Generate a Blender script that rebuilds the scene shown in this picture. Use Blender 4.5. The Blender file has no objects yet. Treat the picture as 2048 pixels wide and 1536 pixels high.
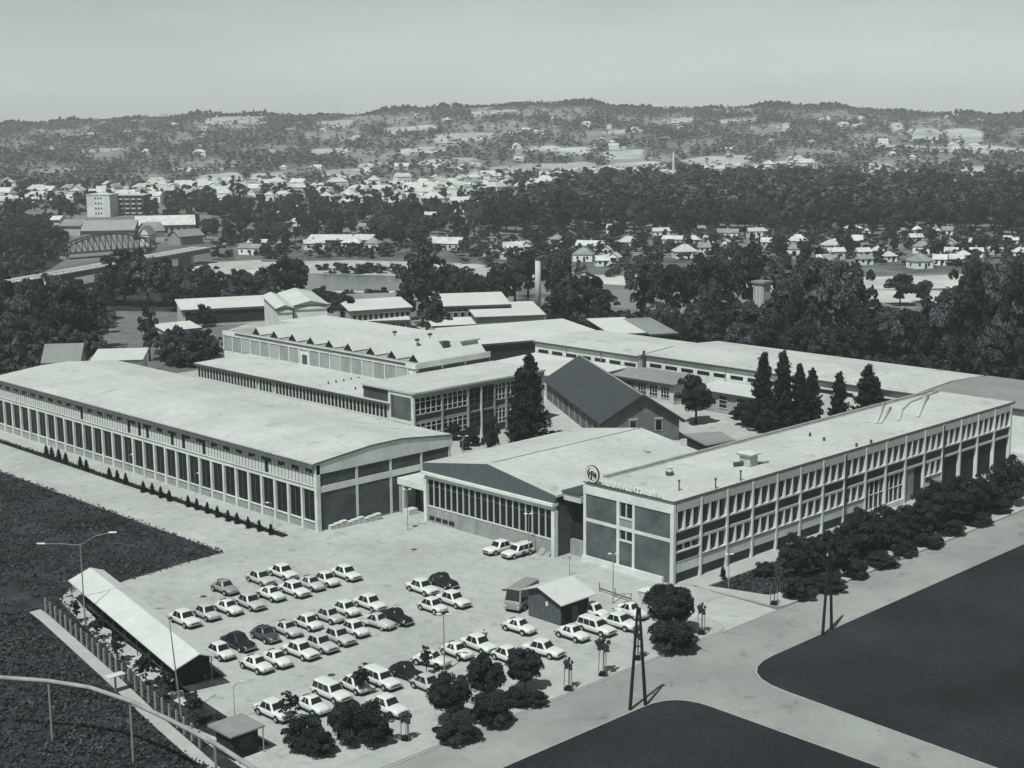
import bpy, math, random
import numpy as np
from mathutils import Vector, Matrix
random.seed(7); rng = np.random.default_rng(7)
S = bpy.context.scene
C = S.collection
# ------------------------------------------------------------------ camera
CAMH, FOC, CX, CY, YH = 60.0, 2940.0, 1024.0, 768.0, 225.0
ROLL, YAW = math.radians(.45), math.radians(-44.4)
def cam_axes():
    p = math.atan((CY-YH)/FOC)
    fw = np.array([0, math.cos(p), -math.sin(p)]); rt = np.array([1., 0, 0]); up = np.cross(rt, fw)
    c, s = math.cos(ROLL), math.sin(ROLL)
    r2 = c*rt-s*up; u2 = s*rt+c*up
    a, b = math.cos(YAW), math.sin(YAW)
    Z = np.array([[a, -b, 0], [b, a, 0], [0, 0, 1]])
    return np.array([Z@r2, Z@u2, Z@fw])
RM = cam_axes()
cam = bpy.data.cameras.new('camera'); camo = bpy.data.objects.new('camera', cam); C.objects.link(camo)
cam.sensor_width = 36; cam.lens = FOC/2048*36; cam.clip_end = 20000; cam.clip_start = 1
R3 = Matrix((RM[0], RM[1], -RM[2])).transposed()
camo.matrix_world = Matrix.Translation((0, 0, CAMH)) @ R3.to_4x4()
S.camera = camo
RT = np.array([math.cos(YAW), math.sin(YAW)]); FW = np.array([-math.sin(YAW), math.cos(YAW)])   # camera right / forward on the ground
# ------------------------------------------------------------------ light
EL = math.radians(57)
az = -0.46*RT-0.89*FW; az /= np.linalg.norm(az)
SV = Vector((az[0]*math.cos(EL), az[1]*math.cos(EL), math.sin(EL)))
sun = bpy.data.lights.new('sun', 'SUN'); sun.energy = 3.1; sun.angle = math.radians(.55); sun.color = (1, .985, .95)
so = bpy.data.objects.new('sun', sun); C.objects.link(so); so.rotation_euler = SV.to_track_quat('Z', 'Y').to_euler()
W = bpy.data.worlds.new('World'); S.world = W; W.use_nodes = True
nt = W.node_tree; nt.nodes.clear()
sky = nt.nodes.new('ShaderNodeTexSky'); sky.sky_type = 'NISHITA'; sky.sun_disc = False
sky.sun_elevation = EL; sky.sun_rotation = math.atan2(az[0], az[1]); sky.dust_density = .2; sky.altitude = 200
bw = nt.nodes.new('ShaderNodeRGBToBW'); mul = nt.nodes.new('ShaderNodeMix'); mul.data_type = 'RGBA'; mul.blend_type = 'MULTIPLY'
mul.inputs['Factor'].default_value = 1
bg = nt.nodes.new('ShaderNodeBackground'); out = nt.nodes.new('ShaderNodeOutputWorld')
nt.links.new(sky.outputs[0], bw.inputs[0]); nt.links.new(bw.outputs[0], mul.inputs[6]); mul.inputs[7].default_value = (.90, 1, .97, 1)
stc = nt.nodes.new('ShaderNodeTexCoord'); smp = nt.nodes.new('ShaderNodeMapping'); smp.inputs['Scale'].default_value = (3, 3, 14); snz = nt.nodes.new('ShaderNodeTexNoise'); snz.inputs['Scale'].default_value = 1.6; snz.inputs['Detail'].default_value = 7; snz.inputs['Roughness'].default_value = .6
smr = nt.nodes.new('ShaderNodeMapRange'); smr.inputs[1].default_value = .3; smr.inputs[2].default_value = .7; smr.inputs[3].default_value = .93; smr.inputs[4].default_value = 1.06
nt.links.new(stc.outputs['Generated'], smp.inputs[0]); nt.links.new(smp.outputs[0], snz.inputs['Vector']); nt.links.new(snz.outputs[0], smr.inputs[0])
svm = nt.nodes.new('ShaderNodeVectorMath'); svm.operation = 'SCALE'; nt.links.new(mul.outputs[2], svm.inputs[0]); nt.links.new(smr.outputs[0], svm.inputs['Scale'])
nt.links.new(svm.outputs[0], bg.inputs[0]); bg.inputs[1].default_value = .05; nt.links.new(bg.outputs[0], out.inputs[0])
S.view_settings.view_transform = 'Standard'; S.view_settings.look = 'None'; S.view_settings.exposure = .65; S.view_settings.gamma = 1
S.view_settings.use_curve_mapping = False
# ------------------------------------------------------------------ measuring helpers
def P(x, y, z=0.0):
    d = np.array([(x-CX)/FOC, -(y-CY)/FOC, 1.])@RM; t = (z-CAMH)/d[2]
    return Vector((d[0]*t, d[1]*t, z))
def proj(x, y, z):
    q = RM@np.array([x, y, z-CAMH]); return CX+FOC*q[0]/q[2], CY-FOC*q[1]/q[2]
def depth(x, y, z=0): return float(RM[2]@np.array([x, y, z-CAMH]))
def mpp(p): return depth(p[0], p[1])/FOC
# ------------------------------------------------------------------ materials (a monochrome print: grey with a cold tint in the darks)
def tint(g):
    t = min(1, g/.25); a = (.76, 1.0, 1.14); b = (.90, 1.0, .96)
    return tuple(g*(a[i]+(b[i]-a[i])*t) for i in range(3))+(1,)
MATS = {}
def mat(name, g, var=.12, scale=1.2, rough=.85, bump=0.0, bscale=20, spec=.25, streak=None, attr=None, metal=0, kind='noise', g2=None, blotch=None, fine=None, stain=None):
    if name in MATS: return MATS[name]
    m = bpy.data.materials.new(name); m.use_nodes = True; n = m.node_tree; b = n.nodes['Principled BSDF']
    b.inputs['Roughness'].default_value = rough; b.inputs['Metallic'].default_value = metal
    b.inputs['Specular IOR Level'].default_value = spec
    tc = n.nodes.new('ShaderNodeTexCoord'); geo = n.nodes.new('ShaderNodeNewGeometry')
    mp = n.nodes.new('ShaderNodeMapping'); n.links.new(geo.outputs['Position'], mp.inputs[0])
    if streak: mp.inputs['Scale'].default_value = streak
    nz = n.nodes.new('ShaderNodeTexNoise'); nz.inputs['Scale'].default_value = scale; nz.inputs['Detail'].default_value = 6; nz.inputs['Roughness'].default_value = .65
    n.links.new(mp.outputs[0], nz.inputs['Vector'])
    mr = n.nodes.new('ShaderNodeMapRange'); mr.inputs[1].default_value = .28; mr.inputs[2].default_value = .72
    mr.inputs[3].default_value = 0; mr.inputs[4].default_value = 1; n.links.new(nz.outputs[0], mr.inputs[0])
    mx = n.nodes.new('ShaderNodeMix'); mx.data_type = 'RGBA'
    lo = tint(g*(1-var)); hi = tint(g2 if g2 else g*(1+var))
    mx.inputs[6].default_value = lo; mx.inputs[7].default_value = hi
    n.links.new(mr.outputs[0], mx.inputs[0]); last = mx.outputs[2]
    if blotch:
        sc, amt = blotch
        n2 = n.nodes.new('ShaderNodeTexNoise'); n2.inputs['Scale'].default_value = sc; n2.inputs['Detail'].default_value = 4
        n.links.new(mp.outputs[0], n2.inputs['Vector'])
        r2 = n.nodes.new('ShaderNodeMapRange'); r2.inputs[1].default_value = .35; r2.inputs[2].default_value = .65; r2.inputs[3].default_value = 1-amt; r2.inputs[4].default_value = 1+amt*.4
        n.links.new(n2.outputs[0], r2.inputs[0])
        vm = n.nodes.new('ShaderNodeVectorMath'); vm.operation = 'SCALE'; n.links.new(last, vm.inputs[0]); n.links.new(r2.outputs[0], vm.inputs['Scale']); last = vm.outputs[0]
    if fine:
        sc, amt = fine
        n2 = n.nodes.new('ShaderNodeTexNoise'); n2.inputs['Scale'].default_value = sc; n2.inputs['Detail'].default_value = 8; n2.inputs['Roughness'].default_value = .8
        n.links.new(mp.outputs[0], n2.inputs['Vector'])
        r2 = n.nodes.new('ShaderNodeMapRange'); r2.inputs[1].default_value = .3; r2.inputs[2].default_value = .7; r2.inputs[3].default_value = 1-amt; r2.inputs[4].default_value = 1+amt
        n.links.new(n2.outputs[0], r2.inputs[0])
        vm = n.nodes.new('ShaderNodeVectorMath'); vm.operation = 'SCALE'; n.links.new(last, vm.inputs[0]); n.links.new(r2.outputs[0], vm.inputs['Scale']); last = vm.outputs[0]
    if stain:
        n2 = n.nodes.new('ShaderNodeTexNoise'); n2.inputs['Scale'].default_value = stain; n2.inputs['Detail'].default_value = 5; n2.inputs['Distortion'].default_value = .6
        n.links.new(mp.outputs[0], n2.inputs['Vector'])
        r2 = n.nodes.new('ShaderNodeMapRange'); r2.inputs[1].default_value = .60; r2.inputs[2].default_value = .72; r2.inputs[3].default_value = 1; r2.inputs[4].default_value = .72
        n.links.new(n2.outputs[0], r2.inputs[0])
        vm = n.nodes.new('ShaderNodeVectorMath'); vm.operation = 'SCALE'; n.links.new(last, vm.inputs[0]); n.links.new(r2.outputs[0], vm.inputs['Scale']); last = vm.outputs[0]
    if attr:
        at = n.nodes.new('ShaderNodeAttribute'); at.attribute_name = attr
        vm = n.nodes.new('ShaderNodeVectorMath'); vm.operation = 'SCALE'; n.links.new(last, vm.inputs[0]); n.links.new(at.outputs['Fac'], vm.inputs['Scale']); last = vm.outputs[0]
    n.links.new(last, b.inputs['Base Color'])
    if bump:
        bp = n.nodes.new('ShaderNodeBump'); bp.inputs['Strength'].default_value = bump; bp.inputs['Distance'].default_value = .05
        n3 = n.nodes.new('ShaderNodeTexNoise'); n3.inputs['Scale'].default_value = bscale; n3.inputs['Detail'].default_value = 4
        n.links.new(mp.outputs[0], n3.inputs['Vector']); n.links.new(n3.outputs[0], bp.inputs['Height']); n.links.new(bp.outputs[0], b.inputs['Normal'])
    MATS[name] = m; return m
M_pave = mat('pale_concrete_paving', .38, .13, .5, bump=.3, bscale=6, blotch=(.07, .14), fine=(2.2, .16), stain=.55)
M_road = mat('worn_road_surface', .27, .10, .35, bump=.3, bscale=8, blotch=(.06, .18), fine=(3, .16), stain=.4)
M_walk = mat('pavement_concrete', .36, .10, .8, blotch=(.15, .1))
M_kerb = mat('kerb_stone', .30, .15, 2)
M_roof = mat('pale_felt_roof', .45, .10, .7, blotch=(.09, .12), bump=.2, bscale=5, fine=(1.6, .14), stain=.3)
M_roof2 = mat('pale_sheet_roof', .50, .09, 1.0, blotch=(.1, .08))
M_roofg = mat('grey_felt_roof', .22, .14, 1.0, blotch=(.1, .12))
M_tile = mat('dark_roof_tiles', .055, .35, 1.4, streak=(1, 1, 2), bump=.6, bscale=9)
M_white = mat('white_plaster', .58, .10, .8, blotch=(.25, .14), fine=(1.2, .08))
M_cream = mat('pale_render', .42, .12, .7, blotch=(.2, .12))
M_con = mat('grey_concrete', .27, .18, 1.2, streak=(1, 1, .35), blotch=(.4, .15))
M_fasc = mat('fascia_concrete', .44, .10, .8, streak=(1, 1, .5))
M_brick = mat('dark_brickwork', .072, .3, 3.5, bump=.3, bscale=30, blotch=(.35, .35), fine=(5, .25))
M_brickl = mat('grey_brickwork', .10, .25, 3, blotch=(.35, .35), fine=(5, .2))
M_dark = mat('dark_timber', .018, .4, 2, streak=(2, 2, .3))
M_wood = mat('weathered_boards', .085, .4, 2.5, streak=(3, 3, .3))
M_pole = mat('tarred_pole', .014, .3, 2)
M_stake = mat('stake_wood', .12, .2, 3)
M_metal = mat('painted_steel', .20, .12, 3, rough=.5, spec=.5)
M_mline = mat('dark_steel', .05, .2, 3, rough=.5, spec=.5)
M_glass = mat('dark_window_glass', .010, .3, 2, rough=.15, spec=.3)
M_glassb = mat('hall_window_glass', .008, .5, .8, rough=.3, spec=.2, streak=(1, 1, .4))
M_blind = mat('white_blind', .50, .10, 2)
M_frame = mat('white_window_frame', .50, .06, 2)
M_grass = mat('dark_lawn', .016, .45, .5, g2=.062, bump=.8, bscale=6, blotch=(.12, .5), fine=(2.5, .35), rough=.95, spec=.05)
M_lawn = mat('mown_lawn', .030, .2, 2.0, blotch=(.05, .35), fine=(3, .45), bump=.5, bscale=10, rough=.95, spec=.05)
M_field = mat('meadow', .12, .35, .12, blotch=(.03, .4), fine=(.5, .25), rough=.95, spec=.05)
M_gravel = mat('pale_gravel', .40, .22, 1.2, blotch=(.2, .25))
M_sand = mat('river_sand', .46, .15, .15, blotch=(.03, .25))
M_water = mat('river_water', .16, .15, .05, rough=.25, spec=.5)
M_bark = mat('tree_bark', .035, .3, 4)
M_leaf = mat('leaves_dark', .022, .25, .8, attr='tone', rough=.8, spec=.12)
M_leafm = mat('leaves_mid', .036, .25, .5, attr='tone', rough=.8, spec=.12)
M_leafl = mat('leaves_pale', .06, .25, .5, attr='tone', rough=.8, spec=.12)
M_con_ = mat('needles_dark', .016, .25, .8, attr='tone', rough=.8, spec=.1)
M_ground = mat('open_country', .23, .20, .02, attr='tone', blotch=(.012, .3), rough=.95, spec=.05)
M_wallf = mat('house_wall', .66, .10, .3)
M_rooff = mat('house_roof', .42, .2, .3, g2=.60)
M_roofd = mat('house_roof_dark', .22, .25, .3)
M_wall2 = mat('house_wall_shabby', .42, .2, .4)
M_tyre = mat('tyre_rubber', .015, .1, 3); M_rim = mat('wheel_rim', .40, .1, 3, rough=.4, spec=.5, metal=.3)
M_chrome = mat('chrome', .42, .05, 3, rough=.25, metal=.7); M_lamp = mat('headlamp_glass', .5, .05, 3, rough=.2)
M_carglass = mat('car_glass', .018, .2, 2, rough=.08, spec=.6)
CARP = {'white': mat('white_car_paint', .58, .03, 1, rough=.35, spec=.5), 'pale': mat('pale_grey_car_paint', .42, .04, 1, rough=.35, spec=.5),
        'grey': mat('mid_grey_car_paint', .24, .06, 1, rough=.35, spec=.5), 'dark': mat('dark_grey_car_paint', .055, .1, 1, rough=.3, spec=.5),
        'black': mat('black_car_paint', .015, .1, 1, rough=.22, spec=.5)}
# ------------------------------------------------------------------ object helpers
def tag(o, label=None, cat=None, group=None, kind=None):
    if label: o['label'] = label
    if cat: o['category'] = cat
    if group: o['group'] = group
    if kind: o['kind'] = kind
    return o
def thing(name, loc, label, cat, group=None, rz=0):
    o = bpy.data.objects.new(name, None); C.objects.link(o); o.empty_display_size = .3
    o.location = loc; o.rotation_euler = (0, 0, rz); return tag(o, label, cat, group)
class MB:
    def __init__(s): s.v = []; s.f = []; s.m = []
    def quad(s, a, b, c, d, mi=0):
        n = len(s.v); s.v += [tuple(a), tuple(b), tuple(c), tuple(d)]; s.f.append((n, n+1, n+2, n+3)); s.m.append(mi)
    def poly(s, pts, mi=0):
        n = len(s.v); s.v += [tuple(p) for p in pts]; s.f.append(tuple(range(n, n+len(pts)))); s.m.append(mi)
    def hexa(s, b, t, mi=0):   # bottom 4 pts, top 4 pts
        n = len(s.v); s.v += [tuple(p) for p in list(b)+list(t)]
        for f in ((3, 2, 1, 0), (4, 5, 6, 7), (0, 1, 5, 4), (1, 2, 6, 5), (2, 3, 7, 6), (3, 0, 4, 7)):
            s.f.append(tuple(n+i for i in f)); s.m.append(mi)
    def box(s, x0, x1, y0, y1, z0, z1, mi=0):
        if x0 > x1: x0, x1 = x1, x0
        if y0 > y1: y0, y1 = y1, y0
        s.hexa([(x0, y0, z0), (x1, y0, z0), (x1, y1, z0), (x0, y1, z0)], [(x0, y0, z1), (x1, y0, z1), (x1, y1, z1), (x0, y1, z1)], mi)
    def prism(s, pts, z0, z1, mi=0):
        n = len(s.v); k = len(pts); s.v += [(p[0], p[1], z0) for p in pts]+[(p[0], p[1], z1) for p in pts]
        s.f.append(tuple(n+k+i for i in range(k))); s.f.append(tuple(n+k-1-i for i in range(k))); s.m += [mi, mi]
        for i in range(k):
            j = (i+1) % k; s.f.append((n+i, n+j, n+k+j, n+k+i)); s.m.append(mi)
    def tube(s, pts, rs, k=8, mi=0, cap=True):
        pts = [Vector(p) for p in pts]; n0 = len(s.v)
        if not hasattr(rs, '__len__'): rs = [rs]*len(pts)
        for i, p in enumerate(pts):
            d = (pts[min(i+1, len(pts)-1)]-pts[max(i-1, 0)]).normalized()
            a = d.orthogonal().normalized() if i == 0 else (a-d*a.dot(d)).normalized()
            b = d.cross(a)
            for j in range(k):
                t = 2*math.pi*j/k; s.v.append(tuple(p+(a*math.cos(t)+b*math.sin(t))*rs[i]))
        for i in range(len(pts)-1):
            for j in range(k):
                j2 = (j+1) % k; s.f.append((n0+i*k+j, n0+i*k+j2, n0+(i+1)*k+j2, n0+(i+1)*k+j)); s.m.append(mi)
        if cap:
            s.f.append(tuple(n0+k-1-j for j in range(k))); s.m.append(mi)
            e = n0+(len(pts)-1)*k; s.f.append(tuple(e+j for j in range(k))); s.m.append(mi)
    def mesh(s, name, mats, smooth=False):
        me = bpy.data.meshes.new(name); me.from_pydata(s.v, [], s.f)
        if not isinstance(mats, (list, tuple)): mats = [mats]
        for m in mats: me.materials.append(m)
        if len(mats) > 1: me.polygons.foreach_set('material_index', s.m)
        if smooth: me.polygons.foreach_set('use_smooth', [True]*len(s.f))
        me.update(); return me
    def build(s, name, mats, parent=None, smooth=False):
        if parent is not None and parent.type == 'EMPTY' and not s.v: return None
        me = s.mesh(name, mats, smooth); return link(name, me, parent)
def link(name, me, parent=None, loc=None, rot=None, scale=None):
    o = bpy.data.objects.new(name, me); C.objects.link(o)
    if parent: o.parent = parent
    if loc is not None: o.location = loc
    if rot is not None: o.rotation_euler = rot
    if scale is not None: o.scale = scale
    return o
class B:
    """a building whose parts are given in its own frame (x along the front, y into depth, z up)"""
    def __init__(s, name, loc, label, cat='building', rz=0, group=None): s.o = thing(name, loc, label, cat, group, rz)
    def box(s, name, m, x0, x1, y0, y1, z0, z1, parent=None, label=None):
        b = MB(); b.box(x0, x1, y0, y1, z0, z1); o = b.build(name, m, parent or s.o)
        if label: o['label'] = label
        return o
    def mb(s, name, b, m, parent=None, smooth=False): return b.build(name, m, parent or s.o, smooth)
    def rep(s, name, me, locs, parent=None):
        for l in locs: link(name, me, parent or s.o, l)
def copy_tree(o, parent=None):
    c = o.copy(); C.objects.link(c); c.parent = parent
    for ch in list(o.children): copy_tree(ch, c)
    return c
def boxmesh(name, m, dx, dy, dz):
    b = MB(); b.box(0, dx, 0, dy, 0, dz); return b.mesh(name, m)
# ------------------------------------------------------------------ terrain
RIDGE = [(-900, 262), (-200, 252), (80, 247), (200, 238), (350, 232), (480, 228), (620, 229), (720, 228), (820, 218), (900, 213), (1000, 208), (1080, 205), (1170, 206), (1270, 216), (1330, 217), (1450, 213), (1560, 211), (1680, 213), (1780, 220), (1870, 226), (1960, 229), (2300, 226), (3000, 235)]
DR = 2700.0
def hill(px, D):
    """height of the ground seen in direction px at forward distance D"""
    yr = np.interp(px, [r[0] for r in RIDGE], [r[1] for r in RIDGE])+4
    horiz = 225-(px-1024)*math.tan(ROLL)
    hr = CAMH+(horiz-yr)*DR/FOC
    t = np.clip((D-1230)/(DR-1230), 0, 1)
    base = hr*(.55*t+.45*t*t*(3-2*t))
    a = px/130.; b = D/300.
    bump = (np.sin(a*1.3+1.7*np.sin(b*.9))*np.cos(b*1.7+a*.5)*4.5+np.sin(a*3.1+b*2.3)*2.0)*np.clip(t*4, 0, 1)*np.clip((1-t)*3.0, 0, 1)
    back = np.where(D > DR, -(D-DR)*.03, 0)
    return np.maximum(base+bump, 0)*1.0+back*(D > DR)
def pxD(x, y):
    D = x*FW[0]+y*FW[1]; s = x*RT[0]+y*RT[1]
    return CX+FOC*s/np.maximum(D, 200), D
def ground_z(x, y):
    px, D = pxD(np.array(x), np.array(y)); return hill(px, D)
def T(px, py):
    """ground point on the hill seen at a pixel"""
    prev = None
    for D in np.arange(1150, 2700, 12.):
        s = (px-CX)/FOC*D; x = RT*s+FW*D; z = float(hill(px, D)); yy = proj(x[0], x[1], z)[1]
        if yy <= py: return Vector((x[0], x[1], z))
        prev = (x, z)
    return Vector((x[0], x[1], z))
FIELDS = [(483, 239, 65, 8, 2.0), (682, 248, 40, 7, 1.8), (283, 264, 30, 4, 1.6), (391, 338, 34, 6, 2.2), (449, 357, 45, 11, 1.9), (330, 366, 34, 5, 1.9), (545, 353, 38, 8, 2.6), (670, 302, 38, 6, 1.9), (690, 347, 50, 9, 2.2),
  (827, 259, 55, 8, 2.0), (930, 275, 64, 9, 2.3), (852, 302, 50, 7, 2.4), (992, 227, 48, 7, 1.7), (1146, 303, 37, 8, 3.0), (1090, 298, 30, 5, 2.4), (1045, 337, 68, 8, 2.2), (1152, 334, 46, 10, 2.5), (1247, 309, 44, 9, 2.4), (1270, 334, 64, 10, 2.2),
  (1433, 322, 76, 10, 2.3), (1565, 255, 13, 10, 2.4), (1786, 258, 13, 12, 3.2), (1842, 271, 34, 14, 2.3), (1918, 271, 40, 14, 1.8), (1753, 335, 32, 9, 2.1), (1943, 345, 30, 14, 2.2), (1824, 342, 40, 5, 3.2), (1815, 361, 190, 6, 3.4), (1840, 297, 130, 5, 2.0), (1250, 263, 40, 4, 1.7), (1480, 240, 40, 5, 1.6), (220, 300, 50, 3, 1.5), (580, 300, 40, 3, 1.5), (760, 330, 40, 5, 1.9), (900, 322, 60, 5, 1.9), (1600, 330, 50, 7, 2.2), (130, 340, 40, 5, 1.5), (1980, 300, 60, 8, 2.0), (40, 250, 30, 5, 1.6), (1350, 240, 40, 5, 1.5)]
def wood(X, Y):
    w = np.sin(X*.023+Y*.10)+np.sin(X*.013-Y*.16+1.3)+.6*np.sin(X*.061+Y*.07)+.4*np.sin(X*.11-Y*.21)
    return np.clip(.52+.42*w+np.where(X < 620, .28, 0)+np.where((X > 1300) & (Y < 300), .2, 0), .16, 1)
def fieldness(X, Y):
    f = np.zeros_like(X); tone = .66+np.clip(.5-wood(X, Y), 0, .5)*1.0
    for (cx, cy, rx, ry, t) in FIELDS:
        wob = .16*np.sin(X*.11+cx)+.16*np.sin(Y*.35+cy)
        d = (np.abs((X-cx)/rx)**3+np.abs((Y-cy-(X-cx)*(-.06 if cx < 1500 else .05))/ry)**3)+wob
        k = d < 1; f = np.where(k, 1, f); tone = np.where(k, t, tone)
    return f, tone
Ds = np.concatenate([np.arange(-300, 1150, 50), np.arange(1150, 2760, 7.), np.arange(2800, 3500, 100)])
Us = np.linspace(-.78, .78, 700)
DD, UU = np.meshgrid(Ds, Us, indexing='ij'); LAT = UU*np.maximum(DD, 420)
GX = RT[0]*LAT+FW[0]*DD; GY = RT[1]*LAT+FW[1]*DD; PXX = CX+FOC*LAT/np.maximum(DD, 200)
GZ = np.where(DD > 1150, hill(PXX, DD), 0)
q = np.stack([GX, GY, GZ-CAMH], -1)@RM.T
with np.errstate(all='ignore'): PYY = np.where(DD > 200, CY-FOC*q[..., 1]/q[..., 2], 2000)
FN, TN = fieldness(PXX, PYY)
TN = np.where(DD < 1180, .75, np.minimum(TN, 1.75))
def gridmesh(name, X, Y, Z, m, tone):
    r, c = X.shape; v = np.stack([X, Y, Z], -1).reshape(-1, 3)
    i = np.arange(r*c).reshape(r, c); f = np.stack([i[:-1, :-1], i[:-1, 1:], i[1:, 1:], i[1:, :-1]], -1).reshape(-1, 4)
    me = npmesh(name, v, f, m, smooth=True); a = me.attributes.new('tone', 'FLOAT', 'POINT'); a.data.foreach_set('value', tone.reshape(-1).astype(np.float32)); return me
def npmesh(name, v, f, m, tone=None, smooth=False):
    me = bpy.data.meshes.new(name); me.vertices.add(len(v)); me.vertices.foreach_set('co', np.ascontiguousarray(v, dtype=np.float32).reshape(-1))
    k = f.shape[1]; me.loops.add(f.size); me.loops.foreach_set('vertex_index', np.ascontiguousarray(f, dtype=np.int32).reshape(-1))
    me.polygons.add(len(f)); me.polygons.foreach_set('loop_start', np.arange(0, f.size, k, dtype=np.int32)); me.polygons.foreach_set('loop_total', np.full(len(f), k, dtype=np.int32))
    if smooth: me.polygons.foreach_set('use_smooth', np.ones(len(f), dtype=bool))
    me.materials.append(m); me.update(calc_edges=True)
    if tone is not None:
        a = me.attributes.new('tone', 'FLOAT', 'FACE'); a.data.foreach_set('value', tone.astype(np.float32))
    return me
GZ2 = GZ-.03
tag(link('ground', gridmesh('ground', GX, GY, GZ2, M_ground, TN)), 'open country and wooded hills around the factory', kind='structure')
def sheet(name, pts, z, m, kind='structure', label=None):
    """flat sheet; pts in world coordinates"""
    b = MB(); b.poly([(p[0], p[1], z) for p in pts]); o = b.build(name, m); tag(o, label, kind=kind); return o
def pxs(*l, z=0): return [P(a, b, z) for a, b in l]
def rounded(pts, rad, k=6):
    out_ = []; n = len(pts)
    for i, p in enumerate(pts):
        r = rad[i] if hasattr(rad, '__len__') else rad
        p = Vector((p[0], p[1], 0)); a = Vector((*pts[i-1][:2], 0)); b = Vector((*pts[(i+1) % n][:2], 0))
        if r <= 0: out_.append(p); continue
        u = (a-p).normalized()*r; w = (b-p).normalized()*r
        for j in range(k+1):
            t = j/k; out_.append((1-t)**2*(p+u)+2*t*(1-t)*p+t*t*(p+w))
    return out_
# paving and lawns --------------------------------------------------
sheet('factory_yard', [(60, 100), (143, 100), (143, 113.2), (300, 113.2), (300, 300), (119.3, 300), (119.3, 169), (60, 169)], .01, M_pave, label='pale concrete yard between the factory buildings')
sheet('main_road', [(20, 99.9), (20, 84), (480, 84), (480, 99.9)], .015, M_road, label='worn road past the factory gate')
sheet('side_road', [(109, 84.2), (128, 84.2), (124, 20), (109, 20)], .02, M_road, label='side road towards the lower right')
sheet('factory_road', [(109.2, 169), (119.2, 169), (119.2, 420), (109.2, 420)], .02, M_pave, label='pale road along the long hall')
def raised(name, pts, m, mk, label, h=.12, kw=.25, z=0):
    c = Vector((sum(p[0] for p in pts)/len(pts), sum(p[1] for p in pts)/len(pts), 0))
    o = MB(); o.prism([(p[0], p[1]) for p in pts], z, z+h); k = o.build(name+'_kerb', mk); tag(k, 'kerb round '+label, kind='structure')
    ins = []
    for p in pts:
        v = Vector((p[0], p[1], 0)); d = (c-v); ins.append(v+d.normalized()*kw)
    i = MB(); i.poly([(p[0], p[1], z+h+.006) for p in ins]); q_ = i.build(name, m); tag(q_, label, kind='structure'); return q_
# big lawn on the right, and the lawn at the bottom
raised('right_lawn', rounded([(122.5, 91.2), (480, 92.8), (480, 20), (118, 20)], [7, 0, 0, 0]), M_lawn, M_kerb, 'smooth dark lawn right of the junction')
raised('corner_lawn', rounded([(20, 92.3), (113.8, 92.3), (112.6, 20), (20, 20)], [0, 5, 0, 0]), M_lawn, M_kerb, 'smooth dark lawn left of the side road')
# pavement strip and parking edge along the road
raised('road_pavement', rounded([(60, 100.2), (133.6, 100.2), (134.6, 103.4), (133.5, 105.2), (60, 103.0)], [0, 1.8, .6, 0, 0]), M_walk, M_kerb, 'pavement with young trees along the road', h=.10)
raised('garden_pavement', rounded([(143.6, 100.1), (470, 100.1), (470, 103.6), (146.5, 103.6), (143.8, 112.6), (142.9, 112.6)], [2.0, 0, 0, 1, 0, 0]), M_walk, M_kerb, 'pavement in front of the office garden', h=.10)
sheet('office_garden', [(146.8, 103.8), (470, 103.8), (470, 111.6), (143.9, 111.6)], .03, M_grass, kind='structure', label='dark planted garden in front of the office building')
sheet('office_path', [(143.9, 111.8), (470, 111.8), (470, 115.0), (142.5, 115.0)], .05, M_walk, label='concrete path along the office building')
# left side: lawn wedge, hedge bed, wasteland
sheet('left_lawn', [(91.4, 167.6), (109.0, 169.6), (109.0, 420), (20, 420), (20, 172), (88, 172)], .02, M_grass, label='dark rough grass left of the factory road')
sheet('left_wasteland', [(20, 60), (71, 60), (71.5, 108), (73.2, 124), (82.5, 166), (88, 172), (20, 172)], .025, M_grass, label='dark rough ground outside the fence')
sheet('yard_edge_grass', [(73.2, 124), (74.2, 113), (76.5, 112), (78.5, 131), (85.3, 167.6), (82.5, 167.0)], .03, M_grass, label='dark planting strip behind the bicycle shelter')
for pl in [[(117, 1197), (147, 1193), (165, 1211), (192, 1238), (183, 1252), (163, 1251), (147, 1229), (133, 1216)], [(176, 1259), (197, 1251), (223, 1261), (223, 1287), (200, 1286)], [(209, 1291), (245, 1281), (285, 1310), (266, 1333), (229, 1317)], [(251, 1330), (310, 1334), (349, 1360), (320, 1376), (288, 1365)], [(334, 1387), (366, 1380), (376, 1416), (347, 1402)]]:
    sheet('gravel_patch', rounded(pxs(*pl), .5), .04, M_gravel, label='pale gravel showing through the planting strip')
path = [P(70, 1222), P(90, 1237), P(160, 1300), P(235, 1368), P(300, 1430), P(380, 1500), P(430, 1545)]
b = MB()
for p0, p1 in zip(path, path[1:]):
    w = Vector((.75, .1, 0)); b.quad((p0.x-w.x, p0.y, .05), (p0.x+w.x, p0.y, .05), (p1.x+w.x, p1.y, .05), (p1.x-w.x, p1.y, .05))
tag(b.build('foot_path', M_walk), 'narrow pale path following the fence', kind='structure')
sheet('hedge_bed', [(119.3, 169.4), (120.4, 169.4), (120.4, 300), (119.3, 300)], .06, M_grass, label='planting bed in front of the long hall')
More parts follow.
